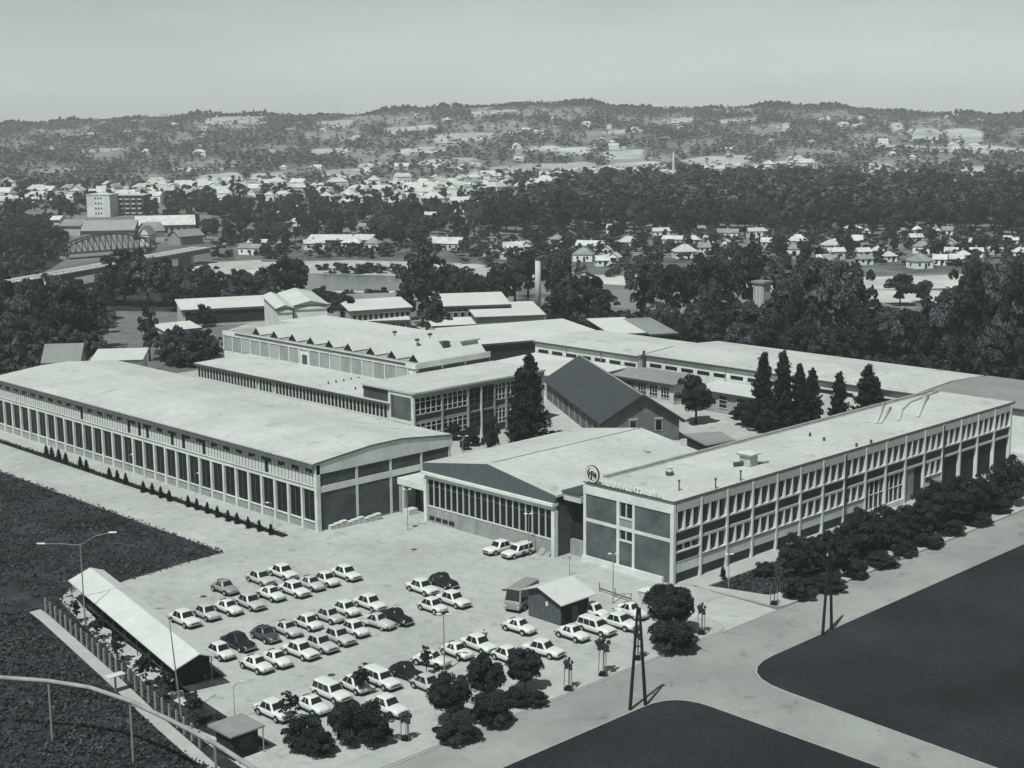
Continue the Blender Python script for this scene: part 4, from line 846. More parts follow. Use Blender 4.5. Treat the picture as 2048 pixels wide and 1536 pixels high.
car('compact', 'white', *z3(490, 530), 'white small car between the middle double row and the pale beetle shaped car')
car('beetle', 'pale', *z3(700, 465), 'pale grey beetle shaped car at the right end of the middle rows', head=-80)
car('beetle', 'black', *z3(870, 425), 'black beetle shaped car right of the pale one in the middle rows')
car('saloon', 'white', *z3(1105, 155), 'white saloon beside the black car in the group of four left of the hut')
car('beetle', 'black', *z3(1290, 98), 'black rounded car in the group of four left of the hut')
car('compact', 'white', *z3(1195, 322), 'white small car nearest the lamp in the group of four')
car('saloon', 'white', *z3(1385, 265), 'white saloon at the lower right of the group of four')
car('rounded', 'white', *z3(1180, 805), 'white rounded car behind the sapling, left of the lower right cars', head=-75)
car('rounded', 'white', *z3(1415, 725), 'white rounded car just right of the lamp post')
car('saloon', 'white', *z3(1615, 665), 'white saloon with tail towards the sapling right of the lamp post')
car('compact', 'white', 1015, 1310, 'white small car half hidden behind the round tree crowns')
car('estate', 'white', *z3(285, 1100), 'white estate car in the lower left row')
car('compact', 'white', *z3(495, 1030), 'white small car behind the sapling in the lower row', head=-92)
car('estate', 'white', *z3(735, 985), 'white square backed car left of the black car in the lower row')
car('beetle', 'black', *z3(960, 920), 'black rounded car in the lower row above the kerb', head=-85)
car('compact', 'pale', *z3(1150, 1025), 'pale small car partly behind the left round tree')
car('rounded', 'white', *z3(110, 1215), 'white rounded car near the bottom left sapling')
car('saloon', 'white', *z3(790, 1225), 'white boxy saloon alone near the bottom bushes')
car('saloon', 'white', 548, 1420, 'white saloon beside the small kiosk at the bottom')
car('rounded', 'white', *z4(290, 645), 'white rounded car left of the brown hut and below the van', head=-85)
car('saloon', 'white', *z4(475, 815), 'large white saloon below the brown hut', head=-82)
car('rounded', 'white', *z4(690, 695), 'white rounded car at the right corner of the brown hut')
car('estate', 'white', *z4(870, 650), 'white estate car second right of the brown hut')
car('saloon', 'white', *z4(1045, 612), 'white saloon third right of the brown hut', head=-87)
car('beetle', 'white', *z4(1130, 530), 'white rounded car beside the round tree right of the hut')
car('compact', 'white', *z4(850, 530), 'white car mostly hidden behind the estate near the hut')
def z7(x, y): return 960+x/8.533, 1060+y/8.533
car('saloon', 'white', *z7(335, 300), 'white saloon parked nose out below the glass hall', head=178)
car('estate', 'white', *z7(645, 360), 'white estate car parked beside the saloon below the glass hall', head=178)
p = P(1036, 1203, 1.1)
car('van', 'grey', 1036, 1203, 'grey tall boxy van with split windscreen behind the brown hut', head=196, zc=1.1, dx=1.4, dy=.6, sc=1.32)
# motorbikes and cart
def bike(p, rz, label, motor=False, group='two wheelers', name='bicycle', cat='bicycle'):
    o = thing(name, p, label, cat, group, rz); r = .33
    for x in (-.55, .55):
        w = MB()
        for j in range(12):
            a0, a1 = j*math.pi/6, (j+1)*math.pi/6
            w.tube([(x+r*math.cos(a0), 0, r+r*math.sin(a0)), (x+r*math.cos(a1), 0, r+r*math.sin(a1))], .05 if motor else .022, 5, cap=False)
        for j in range(4): a0 = j*math.pi/4; w.tube([(x-r*math.cos(a0), 0, r-r*math.sin(a0)), (x+r*math.cos(a0), 0, r+r*math.sin(a0))], .01, 3, cap=False)
        w.build('wheel', M_tyre, o)
    f = MB(); R_ = .03 if motor else .02
    for a_, c_ in (((-.55, 0, r), (-.2, 0, .75)), ((-.2, 0, .75), (.4, 0, .8)), ((.4, 0, .8), (.55, 0, r)), ((-.1, 0, .35), (.4, 0, .75)), ((-.55, 0, r), (-.1, 0, .35)), ((-.1, 0, .35), (-.2, 0, .8))): f.tube([a_, c_], R_, 5)
    f.build('frame', M_metal, o); h = MB(); h.tube([(.36, -.28, 1.0), (.42, 0, .95), (.36, .28, 1.0)], .02, 5); h.tube([(.4, 0, .8), (.42, 0, .95)], .02, 5); h.build('handlebar', M_mline, o)
    s_ = MB(); s_.box(-.38, -.05, -.08, .08, .82, .9) if not motor else s_.box(-.6, .05, -.12, .12, .72, .84); s_.build('saddle', M_tyre, o)
    if motor: t_ = MB(); loft(t_, [(.42, .05, .7, .8), (.25, .13, .62, .88), (.05, .08, .66, .82)], .8, 10); t_.build('tank', CARP['pale'], o, True); e_ = MB(); e_.box(-.15, .2, -.13, .13, .25, .58); e_.build('engine', M_mline, o)
    return o
for i, (x, y, rz, lb) in enumerate([(1050, 1113, .3, 'motorcycle parked in front of the estate car by the glass hall'), (1061, 1109, .5, 'second motorcycle near the scrap beside the glass hall'), (1070, 1101, 1.1, 'motorcycle furthest right in the cluster by the glass hall')]): bike(P(x, y), rz, lb, True, 'motorcycles by the glass hall', 'motorcycle', 'motorcycle')
for i, (x, y, lb) in enumerate([(404, 1362, 'bicycle leftmost under the open end of the shelter roof'), (413, 1358, 'bicycle second from left at the open end of the shelter'), (421, 1354, 'bicycle with raised handlebar at the middle of the shelter end'), (430, 1352, 'bicycle rightmost at the shelter end in the sun')]): bike(P(x, y), -1.2+i*.15, lb, False, 'bicycles at the shelter end')
# boards leaning by the glass hall and crates by the long hall
for i, (x, y, lb) in enumerate([(1083, 1113, 'left'), (1096, 1115, 'right')]):
    p = P(x, y); o = MB(); o.hexa([(0, 0, 0), (1.6, 0, 0), (1.6, 1.0, 0), (0, 1.0, 0)], [(1.5, 0, 1.5), (1.62, 0, 1.5), (1.62, 1.0, 1.5), (1.5, 1.0, 1.5)]); q_ = o.build('leaning_board', M_con); q_.location = p; tag(q_, 'pale board leaning against the glass hall base, %s of two' % lb, 'board', 'boards leaning at the glass hall')
for i in range(9):
    t_ = i/8; p = P(660+t_*90, 1057-t_*19); q_ = MB(); q_.box(-.55, .55, -.5, .3, 0, .62); q_.box(-.5, .5, -.45, .25, .62, .66)
    o = thing('crate', (p.x, p.y-.5, 0), 'pale crate against the brick end wall of the long hall, '+(ordn[i] if i < 8 else 'rightmost of nine'), 'crate', 'crates along the brick end wall', 0)
    m_ = MB(); m_.box(-.5, .5, -.42, .3, 0, .6+.15*(i % 3)); m_.build('box', M_cream, o); m_ = MB(); m_.box(-.54, .54, -.46, .34, .6+.15*(i % 3), .68+.15*(i % 3)); m_.build('lid', M_white, o)
for i, (x, y, lb) in enumerate([(830, 1052, 'nearest the glass hall corner'), (828, 1099, 'in the open yard left of the saloons'), (280, 1226, 'between the shelter and the cars'), (407, 1193, 'just behind the upper left cars'), (663, 1350, 'between the middle and lower car rows'), (1010, 1180, 'right of the group of four cars')]):
    p = P(x, y, .014); m_ = MB(); m_.tube([(0, 0, 0), (0, 0, .03)], .42, 14); q_ = m_.build('manhole_cover', M_mline); q_.location = p; tag(q_, 'dark round manhole cover '+lb, 'manhole cover', 'manhole covers in the yard')
# brown hut
hx0, hx1, hy0, hy1 = 120.2, 125.4, 114.7, 120.6
H = WB('brown_hut', (hx0, hy0, 0), 'dark boarded hut with a lopsided white gable roof in the car park', 'hut')
b = MB(); yrg = 118.2; zg, zl_, zr_ = 4.3, 3.4, 3.0
b.v += [(hx0+.2, hy0+.2, 0), (hx0+.2, hy1-.2, 0), (hx0+.2, hy1-.2, zl_), (hx0+.2, yrg, zg-.1), (hx0+.2, hy0+.2, zr_-.1)]
b.v += [(hx1-.2, v[1], v[2]) for v in b.v[:5]]; b.f += [(0, 4, 3, 2, 1), (5, 6, 7, 8, 9), (0, 5, 9, 4), (1, 2, 7, 6)]; b.m += [0]*4
H.mb('wall', b, M_dark)
b = MB()
for y_, z_, y2_, z2_ in ((hy0-.5, zr_-.12, yrg, zg), (yrg, zg, hy1+.35, zl_-.05)): b.hexa([(hx0-.5, y_, z_-.12), (hx1+.4, y_, z_-.12), (hx1+.4, y2_, z2_-.12), (hx0-.5, y2_, z2_-.12)], [(hx0-.5, y_, z_), (hx1+.4, y_, z_), (hx1+.4, y2_, z2_), (hx0-.5, y2_, z2_)])
H.mb('roof', b, M_roof2)
for i in range(16):
    y = hy0+.25+i*(hy1-hy0-.5)/16; zt_ = (zr_-.2+(y-hy0)/(yrg-hy0)*(zg-zr_)) if y < yrg else zg-.15-(y-yrg)/(hy1-yrg)*(zg-zl_); H.box('board', M_wood, hx0+.13, hx0+.2, y, y+(hy1-hy0-.5)/16-.04, .05, zt_)
H.box('sign_plate', M_white, hx0+.08, hx0+.13, 117.0, 117.4, 2.0, 2.5)
H.box('door', M_mline, hx0+2, hx0+3, hy0+.12, hy0+.2, 0, 2.0)
# kiosk at the bottom
Q = WB('small_kiosk', (71.9, 111.4, 0), 'small dark kiosk with a flat grey overhanging roof at the bottom edge', 'kiosk')
Q.box('wall', M_dark, 72.0, 74.8, 111.4, 114.3, 0, 2.6)
b = MB(); b.hexa([(71.4, 110.9, 2.6), (75.3, 110.9, 2.6), (75.3, 114.8, 2.6), (71.4, 114.8, 2.6)], [(71.4, 110.9, 2.75), (75.3, 110.9, 2.75), (75.3, 114.8, 2.85), (71.4, 114.8, 2.85)]); Q.mb('roof', b, M_roofg); Q.box('window', M_glass, 72.6, 74.2, 111.33, 111.4, 1.0, 2.1)
for xx in (75.1, ): Q.box('post', M_con, xx, xx+.08, 111.0, 111.08, 0, 2.6)
# bicycle shelter
a, c = P(136, 1161, 2.4), P(347, 1339, 2.4); L = (c-a).length; u = (c-a).normalized(); an_ = math.atan2(u.y, u.x)
sh = B('bicycle_shelter', (c.x, c.y, 0), 'long open shelter with a wide white roof at the left of the car park', 'shelter', rz=an_+math.pi)
# local x runs away from the camera (0..L), local y towards the yard is negative
w1, w2, wz = 2.9, 4.6, 3.6
b = MB()
for y_, z_, y2_, z2_ in ((0, 2.4, -w1, wz), (-w1, wz, -w2, 2.95)):
    p_ = [(-.2, y_, z_), (L, y_, z_), (L, y2_, z2_), (-.2, y2_, z2_)]; b.hexa([(v[0], v[1], v[2]-.12) for v in p_][::-1], p_[::-1])
sh.mb('roof', b, M_roof2)
for i in range(10):
    x = .3+i*(L-.6)/9
    for y_, h_ in ((-.3, 2.3), (-w2+.25, 2.8)): m_ = MB(); m_.tube([(x, y_, 0), (x, y_, h_)], .06, 6); sh.mb('post', m_, M_mline)
    m_ = MB(); m_.tube([(x, -.3, 2.25), (x, -w1, 3.4), (x, -w2+.25, 2.8)], .05, 5); sh.mb('rafter', m_, M_mline)
m_ = MB(); m_.box(1.2, L, -2.2, -2.1, 0, 2.9); sh.mb('shade_back_panel', m_, M_dark)  # dark panel standing in for the shaded interior under the roof
m_ = MB(); m_.poly([(.9, -.4, 0), (.9, -w2+.2, 0), (.9, -w2+.2, 2.75), (.9, -w1, 3.4), (.9, -.4, 2.3)]); sh.mb('shade_end_panel', m_, M_dark)  # dark panel painting the shadow in the open gable end
m_ = MB(); m_.box(-1.2, L, -w2-1.2, .1, .01, .03); sh.mb('shade_floor_sheet', m_, M_grass)  # dark sheet painting the shelter's shade on the ground, past the roof edge too
# ---- poles, lamps, fence
def lamp(px, py, h, label, arms=((0.9, 0),), head=.35, name='street_lamp', r=.07, lean=0):
    p = P(px, py); o = thing(name, p, label, 'street lamp', 'lamps in the yard')
    m_ = MB(); m_.tube([(0, 0, 0), (0, lean, h)], [r, r*.6], 7); m_.build('pole', M_metal, o)
    for ax, rise in arms:
        d = Vector((RT[0], RT[1], 0))*ax; m_ = MB(); m_.tube([(0, lean, h-.1), (d.x*.5, d.y*.5+lean, h+rise*.7), (d.x, d.y+lean, h+rise)], .045, 6); m_.build('arm', M_metal, o)
        m_ = MB(); e = d.normalized()*head; m_.tube([(d.x-e.x*.2, d.y-e.y*.2+lean, h+rise), (d.x+e.x, d.y+e.y+lean, h+rise+.03)], [.12, .1], 8); m_.build('lamp_head', M_white, o)
    return o
lamp(171, 1255, 10.3, 'tall lamp with two long arms in front of the dark lawn', arms=((-4.3, .1), (3.6, 1.4)), head=.8, r=.1)
lamp(889, 1344, 6.6, 'lamp post with wide flat head in the middle of the car park', arms=((-.35, 0), (.35, 0)), head=.45, r=.09)
lamp(815.6, 1061, 6.2, 'lamp post beside the link canopy of the long hall', arms=((-.3, 0), (.3, 0)))
lamp(1058, 1112, 6.0, 'lamp post in front of the right end of the glass hall', arms=((-.3, 0), (.2, 0)))
lamp(1226, 1207, 6.4, 'lamp post in front of the office end wall', arms=((-.3, 0), (.3, 0)))
lamp(470, 1445, 3.9, 'short lamp with one small arm behind the kiosk', arms=((.8, .4),), r=.05)
lamp(1139, 1153, 2.9, 'short post with crossbar near the office corner', arms=((-.35, -.6), (.35, -.6)), head=.1, r=.06)
lamp(1457, 1178, 4.6, 'thin lamp post in the office garden near the corner', arms=((.2, 0), (-.2, 0)))
lamp(545, 1058, 4.0, 'lamp before the long hall near its right end', arms=((-.5, 0),), r=.03); lamp(392, 1003, 4.6, 'lamp before the long hall near its middle', arms=((.5, 0),), r=.03); lamp(260, 963, 4.6, 'lamp before the long hall left of its middle', arms=((.5, 0),), r=.03)
lamp(926, 908, 3.2, 'small lamp in the courtyard before the two storey block', arms=((-.6, .1), (.6, .1)))
o = thing('thin_mast', P(363, 1435), 'thin tall leaning mast at the end of the bicycle shelter', 'mast'); m_ = MB(); top = P(349, 1251); d = (Vector((RT[0], RT[1], 0))*(-14*mpp(P(363, 1435)))); m_.tube([(0, 0, 0), (d.x, d.y, 10.2)], [.1, .05], 7); m_.build('pole', M_metal, o)
def aframe(l1, l2, h, label):
    p1, p2 = P(*l1), P(*l2); c_ = (p1+p2)/2; o = thing('utility_pole', c_, label, 'utility pole', 'twin legged wooden poles')
    for i, p_ in enumerate((p1, p2)):
        d = p_-c_; m_ = MB(); m_.tube([(d.x, d.y, 0), (d.x*.12, d.y*.12, h)], [.19, .13], 8); m_.build('leg', M_pole, o)
    m_ = MB(); d = p1-c_; m_.tube([(d.x*.5, d.y*.5, h*.62), (-d.x*.5, -d.y*.5, h*.62)], .07, 6); m_.tube([(d.x*.7, d.y*.7, h*.9), (-d.x*.7, -d.y*.7, h*.9)], .06, 6); m_.build('crossbar', M_pole, o)
    for s_ in (-.5, 0, .5):
        m_ = MB(); m_.tube([(d.x*s_, d.y*s_, h*.9), (d.x*s_, d.y*s_, h*.9+.35)], [.07, .05], 6); m_.build('insulator', M_white, o)
aframe((1260, 1420), (1291, 1412), 10.7, 'large dark twin legged utility pole at the edge of the bottom lawn')
aframe((1645, 1273), (1663, 1262), 10.6, 'dark twin legged utility pole at the edge of the right lawn')
# fence with concrete posts along the path
f0, f1 = P(92, 1225), P(400, 1497); n = 25
fe = thing('wire_fence', f0, 'wire fence with pale concrete posts along the path at the lower left', 'fence')
d = f1-f0; pm = MB(); pm.box(-.09, .09, -.09, .09, 0, 1.9); pme = pm.mesh('post', M_con)
for i in range(n+1): link('post', pme, fe, tuple(d*(i/n)))
for z in (.3, .8, 1.3, 1.75): m_ = MB(); m_.tube([(0, 0, z), (d.x, d.y, z)], .008, 4); m_.build('wire', M_metal, fe)
p = P(232, 1385); o = thing('notice_table', p, 'small white topped table shaped stand beside the fence', 'stand'); m_ = MB(); m_.box(-.08, .08, -.08, .08, 0, 1.9); m_.build('post', M_con, o); m_ = MB(); m_.box(-1.0, 1.0, -.5, .5, 1.9, 2.0); m_.build('top', M_white, o)
# pipe in the bottom left corner
pts = [P(-40, 1352, 6.2), P(97, 1362, 6.2), P(180, 1375, 6.2), P(260, 1402, 6.2), P(340, 1440, 6.2), P(430, 1487, 6.2), P(520, 1545, 6.2)]; o_ = Vector((pts[3].x, pts[3].y, 0))
o = thing('raised_pipe', o_, 'thick pale pipe on posts curving across the bottom left corner', 'pipe'); m_ = MB(); m_.tube([q_-o_ for q_ in pts], .22, 10); m_.build('pipe', M_con, o, True)
for q_ in (pts[1], pts[3], pts[5]): m_ = MB(); r_ = q_-o_; m_.tube([(r_.x, r_.y, 0), (r_.x, r_.y, 6.0)], .13, 8); m_.build('post', M_metal, o)
# low railings near the office corner
rl = thing('low_railing', P(1205, 1195), 'low dark railing in front of the office corner', 'railing'); a, c = P(1199, 1183)-rl.location, P(1262, 1205)-rl.location
m_ = MB(); m_.tube([(a.x, a.y, .45), (c.x, c.y, .45)], .09, 6); m_.build('rail', M_mline, rl)
for t_ in (0, .5, 1): q_ = a+(c-a)*t_; m_ = MB(); m_.tube([(q_.x, q_.y, 0), (q_.x, q_.y, 1.2)], .06, 6); m_.build('post', M_mline, rl)
o = WB('gate_booth', P(1292, 1200), 'small pale box beside the round tree at the office corner', 'box'); l = o.o.location; o.box('body', M_cream, l.x-.9, l.x+.9, l.y-.5, l.y+.5, 0, 1.3); o.box('lid', M_white, l.x-1, l.x+1, l.y-.6, l.y+.6, 1.3, 1.38)
# low wall / planters in the courtyard
cw = WB('courtyard_wall', (168, 183, 0), 'white low walls around the courtyard steps behind the glass hall', 'wall'); cw.box('wall', M_white, 167.5, 178, 176.8, 177.2, 0, 1.2); cw.box('wall', M_white, 167.3, 167.7, 176.8, 185, 0, 1.2); cw.box('wall', M_white, 178, 178.4, 174, 183, 0, 1.5)
# ================================================================== vegetation
def quads(c, n, size, asp=1.0):
    """leaf sized quads at centres c with normals n"""
    N = len(c); r = rng.normal(size=(N, 3)); a = np.cross(n, r); a /= np.linalg.norm(a, axis=1)[:, None]+1e-9; b = np.cross(n, a)
    s = (size*rng.uniform(.65, 1.25, N))[:, None]
    v = np.stack([c-a*s-b*s*asp, c+a*s-b*s*asp*.6, c+a*s*.7+b*s*asp, c-a*s+b*s*asp*.8], 1).reshape(-1, 3)
    return v, np.arange(N*4).reshape(-1, 4)
def unit(n): d = rng.normal(size=(n, 3)); return d/np.linalg.norm(d, axis=1)[:, None]
def crown_pts(kind, ncl, per, leaf, soft=False):
    """centres, normals, tone of leaf quads; tree height 1"""
    cen, rad = [], []
    if kind == 'conifer':
        c_, n_, t_ = [], [], []
        for i in range(ncl):
            t = (i+.5)/ncl; z = .05+.90*t; R = (.235*(1-t)**.72+.02)*rng.uniform(.62, 1.12); a = i*2.4+rng.uniform(-.4, .4)
            u = rng.uniform(.1, 1, per)**.8; dz = -.05*u+.075*u*u*(1 if i % 3 else 1.6); w_ = .014+.022*(1-u)*(1-t)
            p = np.stack([R*u*math.cos(a), R*u*math.sin(a), z+dz], 1)+rng.normal(size=(per, 3))*w_[:, None]*np.array([1, 1, .8]); c_.append(p)
            q_ = unit(per)*.7+np.array([math.cos(a)*.5, math.sin(a)*.5, .6]); n_.append(q_/np.linalg.norm(q_, axis=1)[:, None]); t_.append(rng.uniform(.6, 1.4)*rng.uniform(.7, 1.3, per))
        k = per*2; z = 1-rng.uniform(0, .12, k); n_.append(unit(k)); c_.append(np.stack([rng.normal(0, .008, k), rng.normal(0, .008, k), z], 1)); t_.append(rng.uniform(.7, 1.2, k))
        return np.concatenate(c_), np.concatenate(n_), np.concatenate(t_)
        for i in range(ncl):
            t = (i+.5)/ncl; z = .06+.92*t; R = .23*(1-t)**.8+.015; a = i*2.4+rng.uniform(-.3, .3)
            k = rng.uniform(.45, .85); cen.append((R*k*math.cos(a), R*k*math.sin(a), z-.02)); rad.append((R*.55+.012, R*.55+.012, .035+.02*(1-t)))
    else:
        par = {'round': (.60, .40, .38, .95), 'broad': (.58, .40, .41, .9), 'poplar': (.55, .17, .44, .9), 'tall': (.57, .26, .42, .9), 'bush': (.48, .5, .48, .9), 'sparse': (.62, .26, .36, .9), 'cone': (.5, .2, .5, .9)}[kind]
        zc, rx, rz, _ = par
        for i in range(ncl):
            d = unit(1)[0]; k = rng.uniform(.42, .98) if kind != 'sparse' else rng.uniform(.2, 1)
            if kind in ('round',): k = rng.uniform(.55, .9)
            p = np.array([d[0]*rx*k, d[1]*rx*k, zc+d[2]*rz*k])
            if kind == 'cone': w = max(.05, 1-p[2]); p[0] *= w*1.3; p[1] *= w*1.3
            if kind in ('broad', 'tall'): p[:2] *= 1.0+.22*math.sin(i*1.7)
            cen.append(p); q_ = {'round': .25, 'broad': .24, 'poplar': .45, 'tall': .28, 'bush': .30, 'sparse': .22, 'cone': .4}[kind]*rng.uniform(.75, 1.25); rad.append((rx*q_, rx*q_, min(rx, rz)*q_*1.0))
    cen = np.array(cen); rad = np.array(rad); N = len(cen)*per; idx = np.repeat(np.arange(len(cen)), per)
    d = unit(N); low = d[:, 2] < -.35; d[low, 2] *= -.6
    c = cen[idx]+d*rad[idx]*rng.uniform(.75, 1.08, N)[:, None]
    n = d*(.55 if soft else 1.0)+unit(N)*(.25 if soft else .95); n[:, 2] += (.8 if soft else .25); n /= np.linalg.norm(n, axis=1)[:, None]
    ct = rng.uniform(.6, 1.5, len(cen)); tone = ct[idx]*rng.uniform(.55, 1.6, N)
    if soft: tone = 1+(tone-1)*.4
    return c, n, tone
def core(kind):
    if kind in ('sparse', 'conifer'): return np.zeros((0, 3)), np.zeros((0, 4), int)
    zc, rx, rz = {'round': (.60, .40, .38), 'broad': (.58, .40, .41), 'poplar': (.55, .17, .44), 'tall': (.57, .26, .42), 'bush': (.45, .5, .45), 'cone': (.4, .12, .4)}[kind]
    k, m = 10, 7; v = []
    for i in range(m+1):
        ph = math.pi*i/m
        for j in range(k): t = 2*math.pi*j/k; s = .4*rng.uniform(.7, 1.15); v.append((rx*s*math.sin(ph)*math.cos(t), rx*s*math.sin(ph)*math.sin(t), zc+rz*s*math.cos(ph)))
    f = [(i*k+j, (i+1)*k+j, (i+1)*k+(j+1) % k, i*k+(j+1) % k) for i in range(m) for j in range(k)]
    return np.array(v), np.array(f)
def crown_mesh(kind, ncl, per, leaf, m, seed_core=True, name='crown'):
    c, n, t = crown_pts(kind, ncl, per, leaf); v, f = quads(c, n, np.full(len(c), leaf))
    if seed_core:
        cv, cf = core(kind)
        if len(cv): f = np.concatenate([f, cf+len(v)]); v = np.concatenate([v, cv]); t = np.concatenate([t, np.full(len(cf), .85)])
    return npmesh(name, v, f, m, t)
def trunk_mesh(top=.5, r=.03, limbs=4, name='trunk', m=None):
    b = MB(); b.tube([(0, 0, -.01), (.008, 0, top*.5), (0, .01, top)], [r, r*.75, r*.5], 7)
    for i in range(limbs):
        a = i*2.3+.4; z = top*(.55+.1*i % .4); b.tube([(0, 0, z), (.1*math.cos(a), .1*math.sin(a), z+.14), (.2*math.cos(a), .2*math.sin(a), z+.26)], [r*.5, r*.35, r*.15], 5)
    return b.mesh(name, m or M_bark, True)
RX = {'round': .42, 'broad': .44, 'poplar': .19, 'tall': .30, 'bush': .52, 'sparse': .28, 'conifer': .235, 'cone': .2}
HI = {'round': [crown_mesh('round', 80, 330, .0125, M_leaf) for _ in range(2)], 'broad': [crown_mesh('broad', 64, 300, .012, M_leaf) for _ in range(3)],
      'bush': [crown_mesh('bush', 46, 280, .021, M_leaf) for _ in range(3)], 'sparse': [crown_mesh('sparse', 34, 22, .026, M_leaf, False) for _ in range(4)],
      'conifer': [crown_mesh('conifer', 95, 130, .011, M_con_) for _ in range(3)], 'cone': [crown_mesh('cone', 20, 40, .05, M_con_)]}
LO = {'broad': [crown_mesh('broad', 46, 130, .020, m) for m in (M_leaf, M_leafm, M_leaf, M_leafm, M_leafl)], 'tall': [crown_mesh('tall', 46, 130, .0165, m) for m in (M_leaf, M_leafm, M_leafm)],
      'poplar': [crown_mesh('poplar', 36, 80, .015, m) for m in (M_leaf, M_leafm)], 'bush': [crown_mesh('bush', 22, 40, .06, m) for m in (M_leaf, M_leafm)]}
TRK = {'round': trunk_mesh(.45, .022, 3), 'broad': trunk_mesh(.45, .030, 4), 'tall': trunk_mesh(.5, .022, 3), 'poplar': trunk_mesh(.6, .016, 0), 'sparse': trunk_mesh(.75, .014, 3), 'conifer': trunk_mesh(.9, .014, 0), 'bush': trunk_mesh(.3, .03, 2), 'cone': trunk_mesh(.4, .03, 0)}
tcount = 0
def tree(kind, px, base, top, wpx, label, name, cat, group=None, hi=False, pos=None, H=None, Wd=None, var=None):
    global tcount; tcount += 1
    p = pos if pos is not None else P(px, base); k = mpp((p[0], p[1], 0))
    H = H or (base-top)*k*1.0; Wd = Wd or wpx*k
    o = thing(name, p, label, cat, group, random.uniform(0, 6.28)); ms = (HI if hi else LO)[kind]; me = ms[(var if var is not None else tcount) % len(ms)]
    s = Wd/2/RX[kind]; link('crown', me, o, None, None, (s, s, H)); link('trunk', TRK[kind], o, None, None, (H*.95, H*.95, H)); return o
# near trees ------------------------------------------------------------
tree('round', 1337, 1270, 1160, 100, 'large round dark tree at the office corner above a bush', 'round_tree', 'tree', hi=True)
tree('bush', 1346, 1302, 1240, 96, 'dark bush at the kerb below the large round tree', 'bush', 'bush', hi=True)
G_ = 'clipped round trees at the lower edge of the car park'
tree('round', 901, 1448, 1338, 90, 'round dark tree with bare trunk standing left of the other two by the road', 'round_tree', 'tree', G_, True)
tree('round', 974, 1412, 1303, 80, 'round dark tree in the middle of three by the road', 'round_tree', 'tree', G_, True)
tree('round', 1050, 1384, 1294, 74, 'round dark tree with thin trunk, rightmost of three by the road', 'round_tree', 'tree', G_, True)
for a in [(1034, 1414, 1374, 48, 'small dark bush left of the trunk of the rightmost round tree'), (1070, 1410, 1380, 52, 'small dark bush right of the trunk of the rightmost round tree'), (986, 1450, 1384, 84, 'large dark bush between two round trees by the road'), (915, 1480, 1438, 88, 'low dark bush at the foot of the leftmost round tree'), (612, 1500, 1430, 84, 'dark bush at the bottom left of the lower car row'), (700, 1490, 1394, 74, 'tall dark bush at the bottom, left one of a pair'), (746, 1488, 1404, 78, 'broad dark bush at the bottom beside the lone saloon'), (640, 1510, 1455, 60, 'dark bush lowest at the bottom edge'),
          (810, 1322, 1296, 1, '')][:8]: tree('bush', *a, 'bush', 'bush', 'bushes along the lower edge of the car park', True)
SP = [(853, 1352, 1284, 28, 'young tree with upright twigs left of the lamp post'), (724, 1392, 1324, 44, 'leafy young tree in front of the estate car'), (580, 1450, 1378, 46, 'sprawling young tree right of the kiosk'), (388, 1452, 1378, 40, 'young tree below the thin mast'), (437, 1456, 1420, 24, 'small sapling just left of the kiosk roof'), (969, 1296, 1258, 16, 'tiny sapling in front of the white saloon tail'),
      (154, 1246, 1193, 24, 'thin tree behind the shelter, topmost'), (195, 1280, 1233, 32, 'thin tree behind the shelter, second from top'), (236, 1325, 1262, 36, 'thin tree behind the shelter, third from top'), (293, 1374, 1303, 48, 'bare twiggy tree behind the shelter near its lower end'), (330, 1402, 1334, 42, 'leafy tree at the lower corner of the shelter')]
for a in SP: tree('sparse', *a, 'young_tree', 'tree', 'young trees round the car park', True)
SAPC = crown_mesh('bush', 16, 40, .07, M_leafm)
def staked(px, py, top, w, label, dense=True):
    p = P(px, py, .11); k = mpp(p); o = thing('staked_sapling', p, label, 'sapling', 'saplings tied to stakes along the pavement')
    H = (py-top)*k
    for i in range(3): a = i*2.09+.5; m_ = MB(); m_.tube([(.5*math.cos(a), .5*math.sin(a), 0), (.42*math.cos(a), .42*math.sin(a), 2.7)], .045, 5); m_.build('stake', M_stake, o)
    m_ = MB(); m_.tube([(0, 0, 0), (.03, 0, H*.75)], [.045, .025], 6); m_.build('trunk', M_bark, o)
    m_ = MB(); m_.tube([(.42*math.cos(.5), .42*math.sin(.5), 2.5), (0, 0, 2.55)], .02, 4); m_.build('tie', M_stake, o)
    link('crown', SAPC, o, (0, 0, H*.58), None, (w*k, w*k, H*.42))
    link('ground_shoots', HI['bush'][1], o, (0, 0, 0), None, (.9, .9, .5))
for a in [(1137, 1380, 1312, 18, 'staked sapling second from the left along the pavement'), (1206, 1351, 1270, 28, 'staked sapling with a round dark crown below the estate car'), (1275, 1319, 1252, 18, 'staked sapling behind the twin legged pole'), (1403, 1268, 1203, 16, 'staked sapling nearest the rounded kerb end'), (1548, 1209, 1165, 8, 'staked sapling alone on the garden pavement corner'), (812, 1480, 1422, 24, 'staked sapling at the bottom left of the clipped trees')]: staked(*a)
BF = [(1590, 1168, 1066, 92), (1640, 1160, 1046, 88), (1688, 1138, 1030, 86), (1733, 1120, 1012, 84), (1780, 1102, 998, 84), (1828, 1084, 975, 80), (1874, 1066, 952, 84), (1920, 1048, 936, 82), (1965, 1030, 925, 78), (2012, 1012, 908, 78), (1610, 1130, 1062, 70), (1712, 1095, 1020, 70), (1850, 1050, 965, 70), (1940, 1020, 940, 66)]
